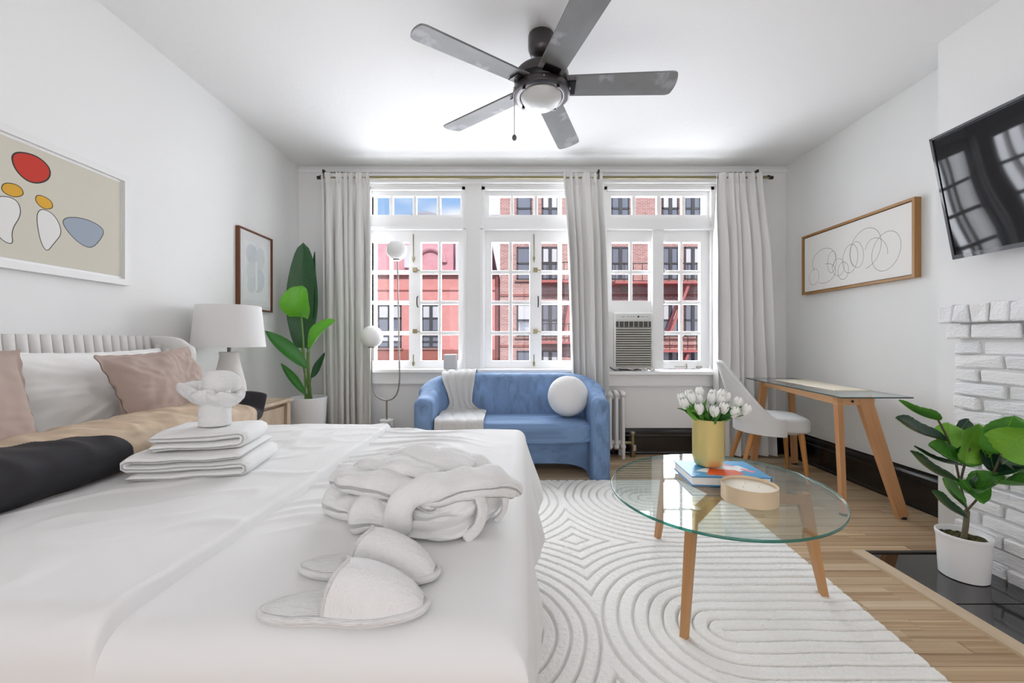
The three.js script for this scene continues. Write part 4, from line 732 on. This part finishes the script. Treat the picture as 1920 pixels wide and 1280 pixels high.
// knitted throw over the left end of the sofa
{
  const dm = (x) => x > -SH + 0.3 ? BD : BD - 0.3 + Math.sqrt(Math.max(0, 0.09 - (x + SH - 0.3) ** 2)), g = thing('throw_blanket', 'light grey knitted throw over the left end of the sofa', 'blanket');
  const mat = phy(0xd3d2d0, 0.95, { bumpMap: tex(256, 256, (u, v) => [0.5 + 0.4 * Math.sin(u * 2 * Math.PI * 40) + 0.2 * fb(u, v, 30, 30, 2)], false), bumpScale: 0.002 });
  part('cloth', grid(90, 110, (u, v) => {
    const gat = smooth(0.40, 0.52, v), xb = lerp(lerp(-0.63, -0.545, smooth(0.15, 0.45, v)), lerp(-0.325, -0.36, smooth(0.15, 0.45, v)), u), xs = lerp(-0.615, -0.225, u), x = lerp(xb, xs, gat), D = dm(x), topY = lerp(0.655, 0.812, smooth(3.25, 3.7, D));
    const fold = (0.020 * Math.abs(Math.sin(u * 13 + 1.8 * Math.sin(v * 5))) + 0.008 * n3(u * 9, v * 4)) * (1 - 0.72 * gat) + 0.012;
    let y, d;
    if (v < 0.10) { d = D + ST + 0.02 + fold; y = lerp(topY - 0.2, topY - 0.04, v / 0.1); }
    else if (v < 0.24) { const a = Math.PI * (v - 0.1) / 0.14; d = D + 0.015 + (ST + fold) * Math.cos(a); y = topY - 0.04 + (0.042 + fold) * Math.sin(a); }
    else if (v < 0.46) { const t = (v - 0.24) / 0.22; d = D - ST + 0.015 - 0.035 * t - fold; y = lerp(topY - 0.04, 0.50, t); }
    else if (v < 0.54) { const t = (v - 0.46) / 0.08, a = t * Math.PI / 2; d = D - ST - 0.02 - fold - 0.06 * Math.sin(a) * t; y = lerp(0.50, 0.472 + fold, smooth(0, 1, t)); }
    else if (v < 0.86) { const t = (v - 0.54) / 0.32; d = lerp(D - ST - 0.08 - fold, 3.235, t); y = 0.468 + fold * 1.2 - 0.004 * t; }
    else { const t = (v - 0.86) / 0.14; d = 3.235 - 0.03 * Math.sin(Math.min(1, t * 2.5) * Math.PI / 2) - fold * 0.6; y = 0.465 - 0.10 * Math.pow(t, 1.5) + fold * (1 - t); }
    return [x + 0.004 * n3(v * 8, u * 3), y, -d];
  }, false, [1, 2.4]), mat, g);
}
{
  const g = thing('round_cushion', 'round white boucle ball cushion on the right of the sofa', 'cushion', [0.475, 0.637, -3.44]);
  part('ball', grid(56, 36, (u, v) => { const a = u * 2 * Math.PI, f = (v - 0.5) * Math.PI, r = 0.172 * (1 + 0.02 * n3(Math.cos(a) * 2, Math.sin(f) * 2, Math.sin(a) * 2)); return [r * Math.cos(f) * Math.cos(a), r * Math.sin(f), 0.75 * r * Math.cos(f) * Math.sin(a)]; }, true, [4, 2]), M.terry, g);
}

// ---------------------------------------------------------------- floor lamp with two globes
{
  const P = (u, v, d = 3.72) => V((u - 960) * d / 760, 1.1 - (v - 640) * d / 760, d), g = thing('floor_lamp', 'slim metal floor lamp with two white globes and a marble base', 'floor lamp');
  const yb = P(0, 786).y, bx = P(725, 0).x;
  part('marble_base', lathe([[0, 0], [0.062, 0], [0.065, 0.004], [0.065, yb - 0.006], [0.06, yb], [0, yb]]).translate(bx, 0, -3.72), std(0xffffff, 0.25, { map: tex(256, 256, (u, v) => { const k = smooth(0.47, 0.5, fb(u, v, 4, 4, 5)) * smooth(0.54, 0.51, fb(u, v, 4, 4, 5)); return mix3([0.93, 0.93, 0.92], [0.7, 0.7, 0.7], k * 0.7); }) }), g);
  const steel = std(0x9b9690, 0.3, { metalness: 1 });
  part('stem', rod(V(bx, yb, 3.72), P(725, 750), 0.0075), steel, g);
  const u = [P(697, 652), P(697, 690), P(697.5, 722), P(704, 740), P(716, 748.5), P(725, 750), P(735, 748), P(744, 738), P(748.5, 718), P(748, 650), P(745.5, 490)];
  part('arm', tube(u, 0.0065, 120, 10), steel, g);
  for (const [a, b, r] of [[697, 631, 0.1], [744, 469, 0.092]]) { const c = P(a, b); part('globe', new THREE.SphereGeometry(r, 40, 28).translate(c.x, c.y, c.z), phy(0xf3f3f1, 0.3, { clearcoat: 0.2 }), g, 'white glass globe'); part('globe_cup', new THREE.CylinderGeometry(0.045, 0.03, 0.02, 28).translate(c.x, c.y - r * 0.92, c.z), steel, g); }
}
// ---------------------------------------------------------------- radiator and valve
{
  const g = thing('radiator', 'white cast-iron column radiator behind the right end of the sofa', 'radiator'), w = phy(0xeceae6, 0.4, { clearcoat: 0.3 });
  for (let k = 0; k < 4; k++) {
    const x = 1.045 - k * 0.062, foot = k === 0 || k === 3, s = part('section', [
      ...[3.805, 3.865, 3.925].map((d) => rod(V(x, 0.12, d), V(x, 0.58, d), 0.0165)), ribbon([V(x, 0.585, 3.785), V(x, 0.608, 3.82), V(x, 0.612, 3.865), V(x, 0.608, 3.91), V(x, 0.585, 3.945)], 0.046, 0.05, new THREE.Vector3(0, 1, 0), { e: 0.8, n: 20, m: 12, round: 0.1 }),
      ribbon([V(x, 0.13, 3.785), V(x, 0.105, 3.82), V(x, 0.105, 3.91), V(x, 0.13, 3.945)], 0.046, 0.05, new THREE.Vector3(0, 1, 0), { e: 0.8, n: 20, m: 12, round: 0.1 })], w, g);
    if (foot) part('foot', [rod(V(x, 0, 3.80), V(x, 0.11, 3.805), 0.015, 0.02), rod(V(x, 0, 3.93), V(x, 0.11, 3.925), 0.015, 0.02)], w, s);
  }
  part('connecting_hub', [rod(V(0.85, 0.135, 3.865), V(1.06, 0.135, 3.865), 0.028), rod(V(0.85, 0.575, 3.865), V(1.06, 0.575, 3.865), 0.028)], w, g);
  part('valve', [rod(V(1.06, 0.135, 3.865), V(1.15, 0.135, 3.865), 0.016), rod(V(1.15, 0.05, 3.865), V(1.15, 0.21, 3.865), 0.02), rod(V(1.15, 0.0, 3.865), V(1.15, 0.06, 3.865), 0.026)], M.brass, g, 'brass valve');
  part('valve_knob', lathe([[0, 0], [0.026, 0], [0.026, 0.03], [0.018, 0.036], [0, 0.036]], 20).translate(1.15, 0.205, -3.865), M.nickel, g);
  part('air_vent', [new THREE.CylinderGeometry(0.02, 0.02, 0.055, 20).translate(1.155, 0.1, -3.83)], std(0xdcdad4, 0.2, { metalness: 0.9 }), g);
}

// ---------------------------------------------------------------- carved rug
{
  const rightEdge = (d) => lerp(1.40, 1.545, (d - 1.3) / 1.85), x0 = -0.3, dn = 0.72, df = 3.165, rays = [];
  for (const d of [-1.0, 0.25, 1.52, 2.79, 4.06]) { const s = d === 1.52 || d === -1.0 || d === 4.06 ? 0 : 0.13; rays.push([0.80 + s, d, 1], [-0.12 - s, d, -1]); }
  const dist = (x, d) => { let b = 9; for (const [rx, rd, s] of rays) { const along = (x - rx) * s, q = along > 0 ? Math.abs(d - rd) : Math.hypot(x - rx, d - rd); if (q < b) b = q; } return b; };
  const P = 0.056, grooveAt = (x, d) => { const q = dist(x + 0.012 * n3(x * 4, d * 4), d + 0.006 * n3(x * 5 + 3, d * 5)), f = (((q / P + 0.5) % 1) - 0.5) * P; return Math.exp(-Math.pow(f / 0.0046, 2)) * smooth(-0.35, 0.1, n3(x * 7, d * 7, 5) + 0.55); };
  const nu = 560, nv = 740, g = grid(nu, nv, (u, v) => {
    const d = lerp(dn, df, v), x = lerp(x0, rightEdge(d), u), e = Math.min(u * (rightEdge(d) - x0), (1 - u) * (rightEdge(d) - x0), v * (df - dn), (1 - v) * (df - dn)), rim = Math.sqrt(clamp(e / 0.008)), gr = grooveAt(x, d);
    return [x, 0.001 + rim * (0.022 - 0.0195 * gr + 0.0022 * n3(x * 60, d * 60) + 0.0016 * n3(x * 140, d * 140)), -d];
  }, false, [8, 8]);
  const r = thing('area_rug', 'cream rug with carved arching lines under the coffee table', 'rug');
  part('pile', g, std(0xf3f1ec, 1, { bumpMap: terryBump, bumpScale: 0.0015 }), r);
}

// ---------------------------------------------------------------- coffee table
const warmWood = (s) => std(0xffffff, 0.5, { map: woodTex([0.83, 0.65, 0.45], [0.62, 0.42, 0.25], 7, s) });
const TY = 0.46, TC = [0.921, 1.807];
{
  const g = thing('coffee_table', 'oval glass coffee table on three splayed wooden legs', 'coffee table'), wood = warmWood(0.1), an = Math.atan2(0.7827, 0.6223);
  const E = (r, k) => { const a = k, x = 0.53 * r * Math.cos(a), y = 0.452 * r * Math.sin(a); return [TC[0] + x * Math.cos(an) - y * Math.sin(an), TC[1] + x * Math.sin(an) + y * Math.cos(an)]; };
  const disc = (y) => grid(96, 6, (u, v) => { const [x, d] = E(v * 0.997, u * 2 * Math.PI); return [x, y, -d]; }, true);
  part('glass_top', [disc(TY), disc(TY - 0.011)], phy(0xf2f7f5, 0.0, { transmission: 1, thickness: 0, ior: 1.5 }), g, 'clear glass top');
  part('glass_edge', grid(96, 10, (u, v) => { const f = (v - 0.5) * Math.PI, [x, d] = E(0.996 + 0.006 * Math.cos(f), u * 2 * Math.PI); return [x, TY - 0.0055 + 0.0055 * Math.sin(f), -d]; }, true), phy(0x2f7f70, 0.08, { transmission: 0.45, thickness: 0, clearcoat: 1 }), g, 'green ground edge of the glass');
  const feet = [[0.80, 2.229], [0.629, 1.48], [1.327, 1.724]];
  for (const [fx, fd] of feet) {
    const dx = fx - TC[0], dd = fd - TC[1], L = Math.hypot(dx, dd), tx = TC[0] + dx * 0.80, td = TC[1] + dd * 0.80, side = new THREE.Vector3(dx, 0, -dd).normalize();
    const cross = new THREE.Vector3(-side.z, 0, side.x), leg = part('leg', bar(V(fx, 0.02, fd), V(tx, TY - 0.012, td), 0.026, 0.026, 0.05, 0.034, cross), wood, g);
    part('brace', bar(V(tx, TY - 0.034, td), V(lerp(tx, TC[0], 0.97), TY - 0.034, lerp(td, TC[1], 0.97)), 0.042, 0.034, 0.042, 0.034, new THREE.Vector3(0, 1, 0).cross(side)), wood, leg);
    part('pad', new THREE.CylinderGeometry(0.018, 0.018, 0.008, 20).translate(lerp(tx, TC[0], 0.12), TY - 0.0125, -lerp(td, TC[1], 0.12)), M.nickel, leg);
  }
  part('hub', new THREE.CylinderGeometry(0.035, 0.035, 0.04, 24).translate(TC[0], TY - 0.034, -TC[1]), wood, g);
}
{
  const g = thing('art_book', 'large blue hardcover book under the gold vase', 'book', [0.975, TY + 0.001, -1.905], -0.06), w = 0.345, h = 0.245, t = 0.042;
  const cover = std(0xffffff, 0.4, {
    map: canvasTex(690, 490, (c, W, Hh) => {
      c.fillStyle = '#4e9fd0'; c.fillRect(0, 0, W, Hh);
      c.fillStyle = '#f2f2f0'; c.beginPath(); c.moveTo(90, 330); c.lineTo(260, 200); c.lineTo(560, 150); c.lineTo(600, 260); c.lineTo(330, 420); c.closePath(); c.fill();
      c.fillStyle = '#ef5a22'; c.beginPath(); c.moveTo(150, 430); c.lineTo(250, 250); c.lineTo(470, 290); c.lineTo(500, 400); c.lineTo(330, 465); c.closePath(); c.fill();
      c.fillStyle = '#e58a9a'; c.beginPath(); c.moveTo(330, 20); c.lineTo(390, 20); c.lineTo(640, 330); c.lineTo(590, 350); c.closePath(); c.fill();
      c.fillStyle = '#e9f2f6'; c.beginPath(); c.moveTo(420, 150); c.lineTo(560, 220); c.lineTo(520, 270); c.lineTo(400, 200); c.closePath(); c.fill();
      c.fillStyle = '#e8f2f7'; c.fillRect(40, 410, 60, 7); c.fillRect(44, 424, 46, 5);
    }),
  }), board = std(0x3f86b8, 0.4);
  part('pages', box(-w / 2 + 0.006, w / 2 - 0.006, 0.004, t - 0.004, -h / 2 + 0.006, h / 2 - 0.006), std(0xf1efea, 0.9), g);
  part('cover', [box(-w / 2, w / 2, 0, 0.004, -h / 2, h / 2), box(-w / 2, w / 2, t - 0.004, t, -h / 2, h / 2), box(-w / 2, -w / 2 + 0.004, 0, t, -h / 2, h / 2)].slice(0, 2), board, g);
  part('spine', box(w / 2 - 0.004, w / 2, 0, t, -h / 2, h / 2), board, g);
  part('cover_print', new THREE.PlaneGeometry(w, h).rotateX(-Math.PI / 2).translate(0, t + 0.0006, 0), cover, g);
}
const vaseY = TY + 0.045, VX = 0.944, VD = 1.95;
{
  const g = thing('gold_vase', 'gold cylindrical vase with a rounded foot standing on the book', 'vase', [VX, vaseY, -VD]);
  part('body', lathe([[0, 0], [0.045, 0.001], [0.059, 0.007], [0.067, 0.022], [0.071, 0.045], [0.072, 0.222], [0.0715, 0.226], [0.069, 0.224], [0.068, 0.06], [0.05, 0.02], [0, 0.018]], 56), phy(0xdcc982, 0.36, { metalness: 0.35, clearcoat: 0.3, anisotropy: 0.4 }), g);
  const petalM = std(0xf5f5f0, 0.6), greens = [std(0x4f8f35, 0.6), std(0x6aa83c, 0.6), std(0x3a7430, 0.6)];
  const petal = grid(8, 12, (u, v) => { const s = (2 * u - 1) * 0.62, w = Math.sin(Math.PI * (0.12 + 0.86 * v)), r = 0.0215 * Math.pow(Math.sin(Math.PI * clamp(0.1 + 0.74 * v)), 0.7); const a = s * Math.pow(w, 0.35) * 1.1; return [r * Math.cos(a), v * 0.056, r * Math.sin(a)]; });
  const spots = [[-0.115, 0.072, 0.02], [-0.085, 0.10, 0.03], [-0.06, 0.10, -0.05], [-0.075, 0.058, 0.075], [-0.035, 0.082, -0.02], [-0.01, 0.112, -0.06], [-0.02, 0.05, 0.095], [0.005, 0.095, 0.02], [0.025, 0.062, 0.085], [0.045, 0.10, -0.05], [0.04, 0.085, 0.03], [0.068, 0.045, 0.09], [0.085, 0.095, -0.01], [0.105, 0.08, 0.045], [0.095, 0.10, -0.07], [0.135, 0.05, 0.06], [-0.10, 0.085, -0.04], [0.06, 0.105, 0.0]];
  spots.forEach(([x, y, z], i) => {
    const tu = thing('tulip', 'white tulip with green leaves in the gold vase', 'tulip', [0, 0, 0], 0, 'white tulips in the gold vase'), root = V(VX + x * 0.3, vaseY + 0.05, VD - z * 0.3), head = new THREE.Vector3(VX + x, vaseY + 0.222 + y - 0.02, -VD + z);
    const mid = new THREE.Vector3(VX + clamp(x * 0.5, -0.05, 0.05), vaseY + 0.212, -VD + clamp(z * 0.5, -0.05, 0.05));
    part('stem', tube([root, mid, head], 0.003, 14, 6), greens[i % 3], tu);
    const fl = part('flower', (() => { const a = []; for (let k = 0; k < 6; k++) a.push(petal.clone().scale(k % 2 ? 1 : 0.9, k % 2 ? 1 : 1.03, k % 2 ? 1 : 0.9).rotateY(k * Math.PI / 3)); return a; })(), petalM, tu);
    fl.position.copy(head); fl.quaternion.setFromUnitVectors(new THREE.Vector3(0, 1, 0), new THREE.Vector3(x * 3.2, 1, z * 3.2).normalize()); fl.rotateY(i);
    for (let k = 0; k < 3; k++) {
      const a = i * 2.4 + k * 2.1, o = 0.075 + 0.05 * rnd(), b = new THREE.Vector3(VX + clamp(x * 0.4, -0.045, 0.045), vaseY + 0.205, -VD + clamp(z * 0.4, -0.045, 0.045)), tip = new THREE.Vector3(VX + clamp(x * 0.7 + o * Math.cos(a), -0.13, 0.13), vaseY + 0.262 + 0.045 * rnd(), -VD + clamp(z * 0.7 + o * Math.sin(a), -0.11, 0.12));
      leaf(tu, b, tip, 0.03, greens[(i + k) % 3], { profile: leafLance, cup: 0.4, arch: -0.12, rib: 0, face: new THREE.Vector3(Math.cos(a), 0.8, Math.sin(a)) });
    }
  });
}
{
  const g = thing('candle', 'wide cream candle in a round beige tin on the coffee table', 'candle', [0.955, TY + 0.001, -1.632]), tin = std(0xdcc4a2, 0.4, { metalness: 0.1 });
  part('tin', lathe([[0, 0], [0.099, 0], [0.102, 0.003], [0.102, 0.066], [0.101, 0.068], [0.0985, 0.067], [0.098, 0.05], [0, 0.05]], 64), tin, g);
  part('wax', lathe([[0.097, 0.053], [0.06, 0.054], [0, 0.0545]], 48), phy(0xf3ecdc, 0.5, {}), g);
  part('wick', [[-0.03, 0.01], [0.03, 0.015], [0, -0.03]].map(([x, z]) => rod(new THREE.Vector3(x, 0.05, z), new THREE.Vector3(x, 0.064, z), 0.0012)), std(0xe8e2d4, 0.9), g);
}

// ---------------------------------------------------------------- desk and chair
const deskWood = std(0xffffff, 0.5, { map: woodTex([0.86, 0.67, 0.48], [0.74, 0.52, 0.34], 7, 0.3) });
{
  const g = thing('glass_desk', 'glass-topped desk with splayed wooden legs against the right wall', 'desk'), Y = 0.765;
  const q = [[1.984, 2.44], [2.417, 2.44], [2.60, 3.75], [2.165, 3.75]], s = new THREE.Shape(q.map(([x, d]) => new THREE.Vector2(x, d)));
  const flat = (y) => new THREE.ShapeGeometry(s).rotateX(-Math.PI / 2).translate(0, y, 0);
  part('glass_top', [flat(Y), flat(Y - 0.008)], phy(0xeef5f4, 0.02, { transmission: 1, thickness: 0, ior: 1.5 }), g, 'clear glass top');
  part('glass_edge', q.map(([x, d], i) => { const [a, b] = q[(i + 1) % 4]; return bar(V(x, Y - 0.004, d), V(a, Y - 0.004, b), 0.008, 0.003, 0.008, 0.003, new THREE.Vector3(b - d, 0, a - x).normalize()); }), phy(0x45605f, 0.15, { transmission: 0.3, thickness: 0 }), g, 'dark edge of the glass');
  const top = Y - 0.012, side = new THREE.Vector3(0, 0, 1), L = [[[2.035, 2.53], [2.10, 2.57], 0.036, 0.03], [[2.19, 2.53], [2.425, 2.52], 0.085, 0.062], [[2.255, 3.62], [2.18, 3.66], 0.066, 0.045], [[2.49, 3.62], [2.535, 3.635], 0.045, 0.045]];
  for (const [t, f, w1, w0] of L) { const l = part('leg', bar(V(f[0], 0.012, f[1]), V(t[0], top, t[1]), w0, 0.03, w1, 0.034, side), deskWood, g); part('foot_pad', new THREE.CylinderGeometry(0.022, 0.022, 0.014, 20).translate(f[0], 0.007, -f[1]), std(0x1c1c1c, 0.5), l); }
  part('end_rail', bar(V(2.02, top - 0.024, 2.53), V(2.25, top - 0.024, 2.53), 0.048, 0.03, 0.048, 0.03, side), deskWood, g);
  part('end_rail', bar(V(2.23, top - 0.024, 3.62), V(2.53, top - 0.024, 3.62), 0.048, 0.03, 0.048, 0.03, side), deskWood, g);
  part('long_rail', bar(V(2.04, top - 0.024, 2.53), V(2.26, top - 0.024, 3.62), 0.048, 0.026, 0.048, 0.026, new THREE.Vector3(1, 0, 0)), deskWood, g);
  for (const [x, d] of [[2.11, 2.513], [2.36, 3.603]]) part('screw', rod(V(x, top - 0.024, d), V(x, top - 0.024, d - 0.004), 0.008), M.darkMetal, g);
  const m = new THREE.Shape([[2.20, 2.76], [2.43, 2.76], [2.56, 3.54], [2.30, 3.54]].map(([x, d]) => new THREE.Vector2(x, d)));
  solo('desk_mat', new THREE.ExtrudeGeometry(m, { depth: 0.003, bevelEnabled: false }).rotateX(-Math.PI / 2).translate(0, Y + 0.0005, 0), std(0xf0e6d2, 0.6), 'cream sheet lying on the glass desk', 'desk mat');
}
{
  const g = thing('desk_chair', 'light grey upholstered chair with wooden legs pulled up to the glass desk', 'chair', [2.08, 0, -3.34], -0.28);
  const fab = phy(0xdcdcda, 0.95, { bumpMap: weaveBump, bumpScale: 0.0008 }), lw = std(0xffffff, 0.5, { map: woodTex([0.80, 0.58, 0.33], [0.66, 0.43, 0.21], 7, 0.8) });
  // local x is forward
  part('seat', grid(60, 30, (u, v) => { const q = u * 2 * Math.PI, f = (v - 0.5) * Math.PI, cx = spow(Math.cos(q), 0.42) * spow(Math.cos(f), 0.22), cz = spow(Math.sin(q), 0.42) * spow(Math.cos(f), 0.22), cy = spow(Math.sin(f), 0.4); return [0.055 + 0.225 * cx, 0.446 + 0.06 * cy + (cy > 0 ? 0.014 * (1 - cx * cx) * (1 - cz * cz) : 0), 0.215 * cz]; }, true), fab, g);
  const back = (off) => grid(60, 30, (u, v) => {
    const th = (2 * u - 1) * 1.95, c = Math.cos(th), s = Math.sin(th), k = Math.abs(th) / 1.95, top = lerp(0.925, 0.49, Math.pow(smooth(0.16, 0.84, k), 0.85)), y = lerp(0.378, top, v), up = clamp((y - 0.45) / 0.47);
    const r = 0.232 + off, nar = 1 - 0.26 * up * up, lean = 0.13 * Math.pow(up, 1.15);
    return [0.02 - r * (c > 0 ? c : c * 0.75) - lean, y - 0.012 * (1 - v) * k, r * s * nar];
  });
  const rim = Array.from({ length: 41 }, (_, i) => { const th = (i / 20 - 1) * 1.95, c = Math.cos(th), s = Math.sin(th), k = Math.abs(th) / 1.95, y = lerp(0.925, 0.49, Math.pow(smooth(0.16, 0.84, k), 0.85)), up = clamp((y - 0.45) / 0.47), r = 0.232; return new THREE.Vector3(0.02 - r * (c > 0 ? c : c * 0.75) - 0.13 * Math.pow(up, 1.15), y, r * s * (1 - 0.26 * up * up)); });
  part('backrest', [back(0.017), back(-0.017), new THREE.TubeGeometry(new THREE.CatmullRomCurve3(rim), 90, 0.0175, 12)], fab, g);
  part('underframe', rbox(-0.14, 0.22, 0.37, 0.395, -0.15, 0.15, 0.008), std(0xbdbbb8, 0.9), g);
  for (const [x, z] of [[0.2, 0.17], [0.2, -0.17], [-0.12, 0.15], [-0.12, -0.15]]) part('leg', rod(new THREE.Vector3(x * (x < 0 ? 1.9 : 1.18), 0, z * 1.25), new THREE.Vector3(x, 0.40, z), 0.0125, 0.0225, 18), lw, g);
}

// ---------------------------------------------------------------- television on a tilting wall arm
{
  const hgt = 0.649, wid = 1.15, g = thing('television', 'black flat television tilted down on the chimney breast', 'television', [2.278, 1.852, -2.15 + wid / 2], 0);
  const tilt = new THREE.Group(); g.rotation.set(0, 0, Math.atan2(0.125, 0.637)); // top leans into the room
  part('case', rbox(0.004, 0.045, -hgt / 2, hgt / 2, -wid / 2, wid / 2, 0.006, 2), std(0x17171a, 0.5), g);
  part('bezel', [box(-0.004, 0.006, -hgt / 2, -hgt / 2 + 0.022, -wid / 2, wid / 2), box(-0.004, 0.006, hgt / 2 - 0.012, hgt / 2, -wid / 2, wid / 2), box(-0.004, 0.006, -hgt / 2, hgt / 2, -wid / 2, -wid / 2 + 0.012), box(-0.004, 0.006, -hgt / 2, hgt / 2, wid / 2 - 0.012, wid / 2)], phy(0x2c2c31, 0.3, { clearcoat: 0.4 }), g);
  part('screen', grid(40, 30, (u, v) => { const a = 2 * u - 1, b = 2 * v - 1; return [0.0015 + 0.0006 * Math.sin(a * 4.5 + b * 2) * (1 - b * b), b * (hgt / 2 - 0.02), -a * (wid / 2 - 0.011)]; }), phy(0x0a0a10, 0.04, { ior: 1.4 }), g, 'dark glossy screen mirroring the windows');
  part('rear_housing', rbox(0.045, 0.075, -0.22, 0.12, -0.4, 0.4, 0.012, 2), std(0x141416, 0.6), g);
  part('wall_bracket', [rbox(0.07, 0.13, -0.16, 0.1, -0.12, 0.12, 0.006, 1)], M.darkMetal, g);
}
framed('wall_picture', 'wide oak framed line drawing of looping pencil rings above the desk', XR, 2.664, 3.70, 1.522, 2.052, 0.045, 0.018, std(0xffffff, 0.45, { map: woodTex([0.74, 0.58, 0.36], [0.58, 0.40, 0.20], 7, 0.9) }), std(0x5a4630, 0.8), std(0xffffff, 0.8, {
  map: canvasTex(1040, 520, (c, w, h) => {
    c.fillStyle = '#efede8'; c.fillRect(0, 0, w, h); c.strokeStyle = '#55534f'; c.lineWidth = 3;
    const loop = (x, y, rx, ry, rot = 0, a0 = 0, a1 = 6.4, al = 0.8) => { c.globalAlpha = al; c.beginPath(); c.ellipse(x, y, rx, ry, rot, a0, a1); c.stroke(); };
    loop(235, 260, 135, 110, -0.1, 2.6, 7.2); loop(120, 390, 60, 75, 0.2, 0, 6.3, 0.5); loop(250, 380, 120, 85, -0.1, 4.8, 8.6); loop(330, 290, 48, 95, 0.05); loop(400, 350, 62, 75, -0.1, 0, 6.3, 0.6); loop(450, 390, 55, 75); loop(520, 300, 75, 120, 0.1); loop(585, 280, 62, 110, -0.15, 0, 6.3, 0.7); loop(660, 250, 140, 165, 0.35, 2.0, 7.4); loop(840, 310, 115, 150, 0.3); loop(760, 300, 90, 120, -0.4, 3.8, 6.9, 0.7);
  }),
}), { margin: 0.006, inset: 0.034 });

// ---------------------------------------------------------------- fiddle-leaf plant on the hearth
{
  const P = (u, v, d) => V((u - 960) * d / 760, 1.1 - (v - 640) * d / 760, d), g = thing('potted_fiddle_leaf_fig', 'fiddle-leaf fig in a round white pot on the black hearth', 'potted plant'), px = 2.105, pd = 1.89, py = 0.007;
  part('pot', lathe([[0, 0], [0.078, 0], [0.083, 0.004], [0.092, 0.182], [0.095, 0.184], [0.096, 0.2], [0.093, 0.203], [0.086, 0.2], [0.085, 0.17], [0, 0.17]], 56).translate(px, py, -pd), phy(0xefefed, 0.4, { clearcoat: 0.3 }), g, 'white ceramic pot');
  part('moss', grid(40, 16, (u, v) => { const a = u * 2 * Math.PI, r = v * 0.086; return [px + r * Math.cos(a), py + 0.178 + 0.012 * n3(r * 90 * Math.cos(a), r * 90 * Math.sin(a), 3), -pd + r * Math.sin(a)]; }, true), std(0xffffff, 1, { map: tex(128, 128, (u, v) => mix3([0.36, 0.35, 0.14], [0.16, 0.13, 0.08], smooth(0.4, 0.6, fb(u, v, 24, 24, 3)))) }), g);
  const bark = std(0x6b6350, 0.85), F = V(px, py + 0.17, pd), K = P(1813, 957, 1.88);
  part('trunk', tube([F, F.clone().lerp(K, 0.5).add(new THREE.Vector3(0.003, 0, 0)), K], 0.0105, 20, 10), bark, g);
  const br = (...pts) => part('branch', tube(pts, 0.0045, 30, 8), bark, g);
  const b1 = [K, P(1800, 905, 1.88), P(1790, 860, 1.87), P(1775, 818, 1.86), P(1757, 783, 1.84)]; br(...b1);
  br(K, P(1838, 928, 1.82), P(1862, 888, 1.75), P(1878, 850, 1.71)); br(P(1800, 905, 1.88), P(1809, 870, 1.83), P(1818, 840, 1.8)); br(P(1838, 928, 1.82), P(1858, 912, 1.76), P(1876, 902, 1.72));
  const f = (x, y, z) => new THREE.Vector3(x, y, z), T = [
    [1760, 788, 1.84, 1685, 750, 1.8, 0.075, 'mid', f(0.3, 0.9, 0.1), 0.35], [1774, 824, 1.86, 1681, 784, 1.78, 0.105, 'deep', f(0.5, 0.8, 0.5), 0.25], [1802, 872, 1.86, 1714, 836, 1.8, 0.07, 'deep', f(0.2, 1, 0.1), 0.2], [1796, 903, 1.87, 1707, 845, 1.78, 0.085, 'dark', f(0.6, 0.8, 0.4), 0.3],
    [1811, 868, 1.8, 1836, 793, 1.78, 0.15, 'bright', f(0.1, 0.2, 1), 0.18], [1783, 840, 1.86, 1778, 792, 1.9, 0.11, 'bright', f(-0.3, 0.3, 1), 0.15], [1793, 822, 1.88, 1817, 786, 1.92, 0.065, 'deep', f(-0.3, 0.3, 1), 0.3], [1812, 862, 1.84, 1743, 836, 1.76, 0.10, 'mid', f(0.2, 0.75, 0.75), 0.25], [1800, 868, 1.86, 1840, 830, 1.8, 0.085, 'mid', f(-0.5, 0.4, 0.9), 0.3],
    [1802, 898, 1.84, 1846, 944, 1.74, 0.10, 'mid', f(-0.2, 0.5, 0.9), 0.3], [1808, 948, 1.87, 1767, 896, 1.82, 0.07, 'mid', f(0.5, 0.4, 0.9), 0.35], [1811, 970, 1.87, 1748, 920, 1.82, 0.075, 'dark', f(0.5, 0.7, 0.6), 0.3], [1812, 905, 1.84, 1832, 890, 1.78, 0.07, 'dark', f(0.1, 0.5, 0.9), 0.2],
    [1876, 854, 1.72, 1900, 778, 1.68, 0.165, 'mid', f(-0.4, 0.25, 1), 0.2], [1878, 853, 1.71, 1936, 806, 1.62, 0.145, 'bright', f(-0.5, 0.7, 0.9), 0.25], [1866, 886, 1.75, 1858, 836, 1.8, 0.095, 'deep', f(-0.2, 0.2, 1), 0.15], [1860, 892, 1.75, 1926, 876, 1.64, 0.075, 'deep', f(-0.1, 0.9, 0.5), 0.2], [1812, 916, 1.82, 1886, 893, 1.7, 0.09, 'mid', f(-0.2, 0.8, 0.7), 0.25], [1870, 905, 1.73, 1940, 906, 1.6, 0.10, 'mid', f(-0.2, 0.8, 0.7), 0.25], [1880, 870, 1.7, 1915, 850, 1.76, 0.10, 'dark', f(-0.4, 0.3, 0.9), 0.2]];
  for (const [u0, v0, d0, u1, v1, d1, w, m, face, cup] of T) leaf(g, P(u0, v0, d0), P(u1, v1, d1), w * 1.25, LEAF[m], { face, cup, arch: 0.06, wave: 0.05, veined: 0.6, ribMat: LEAF.bright });
}

// ---------------------------------------------------------------- shadows on, then hand the scene over
scene.traverse((o) => { if (o.isMesh) { o.castShadow = true; o.receiveShadow = true; } });
renderer.render(scene, camera);
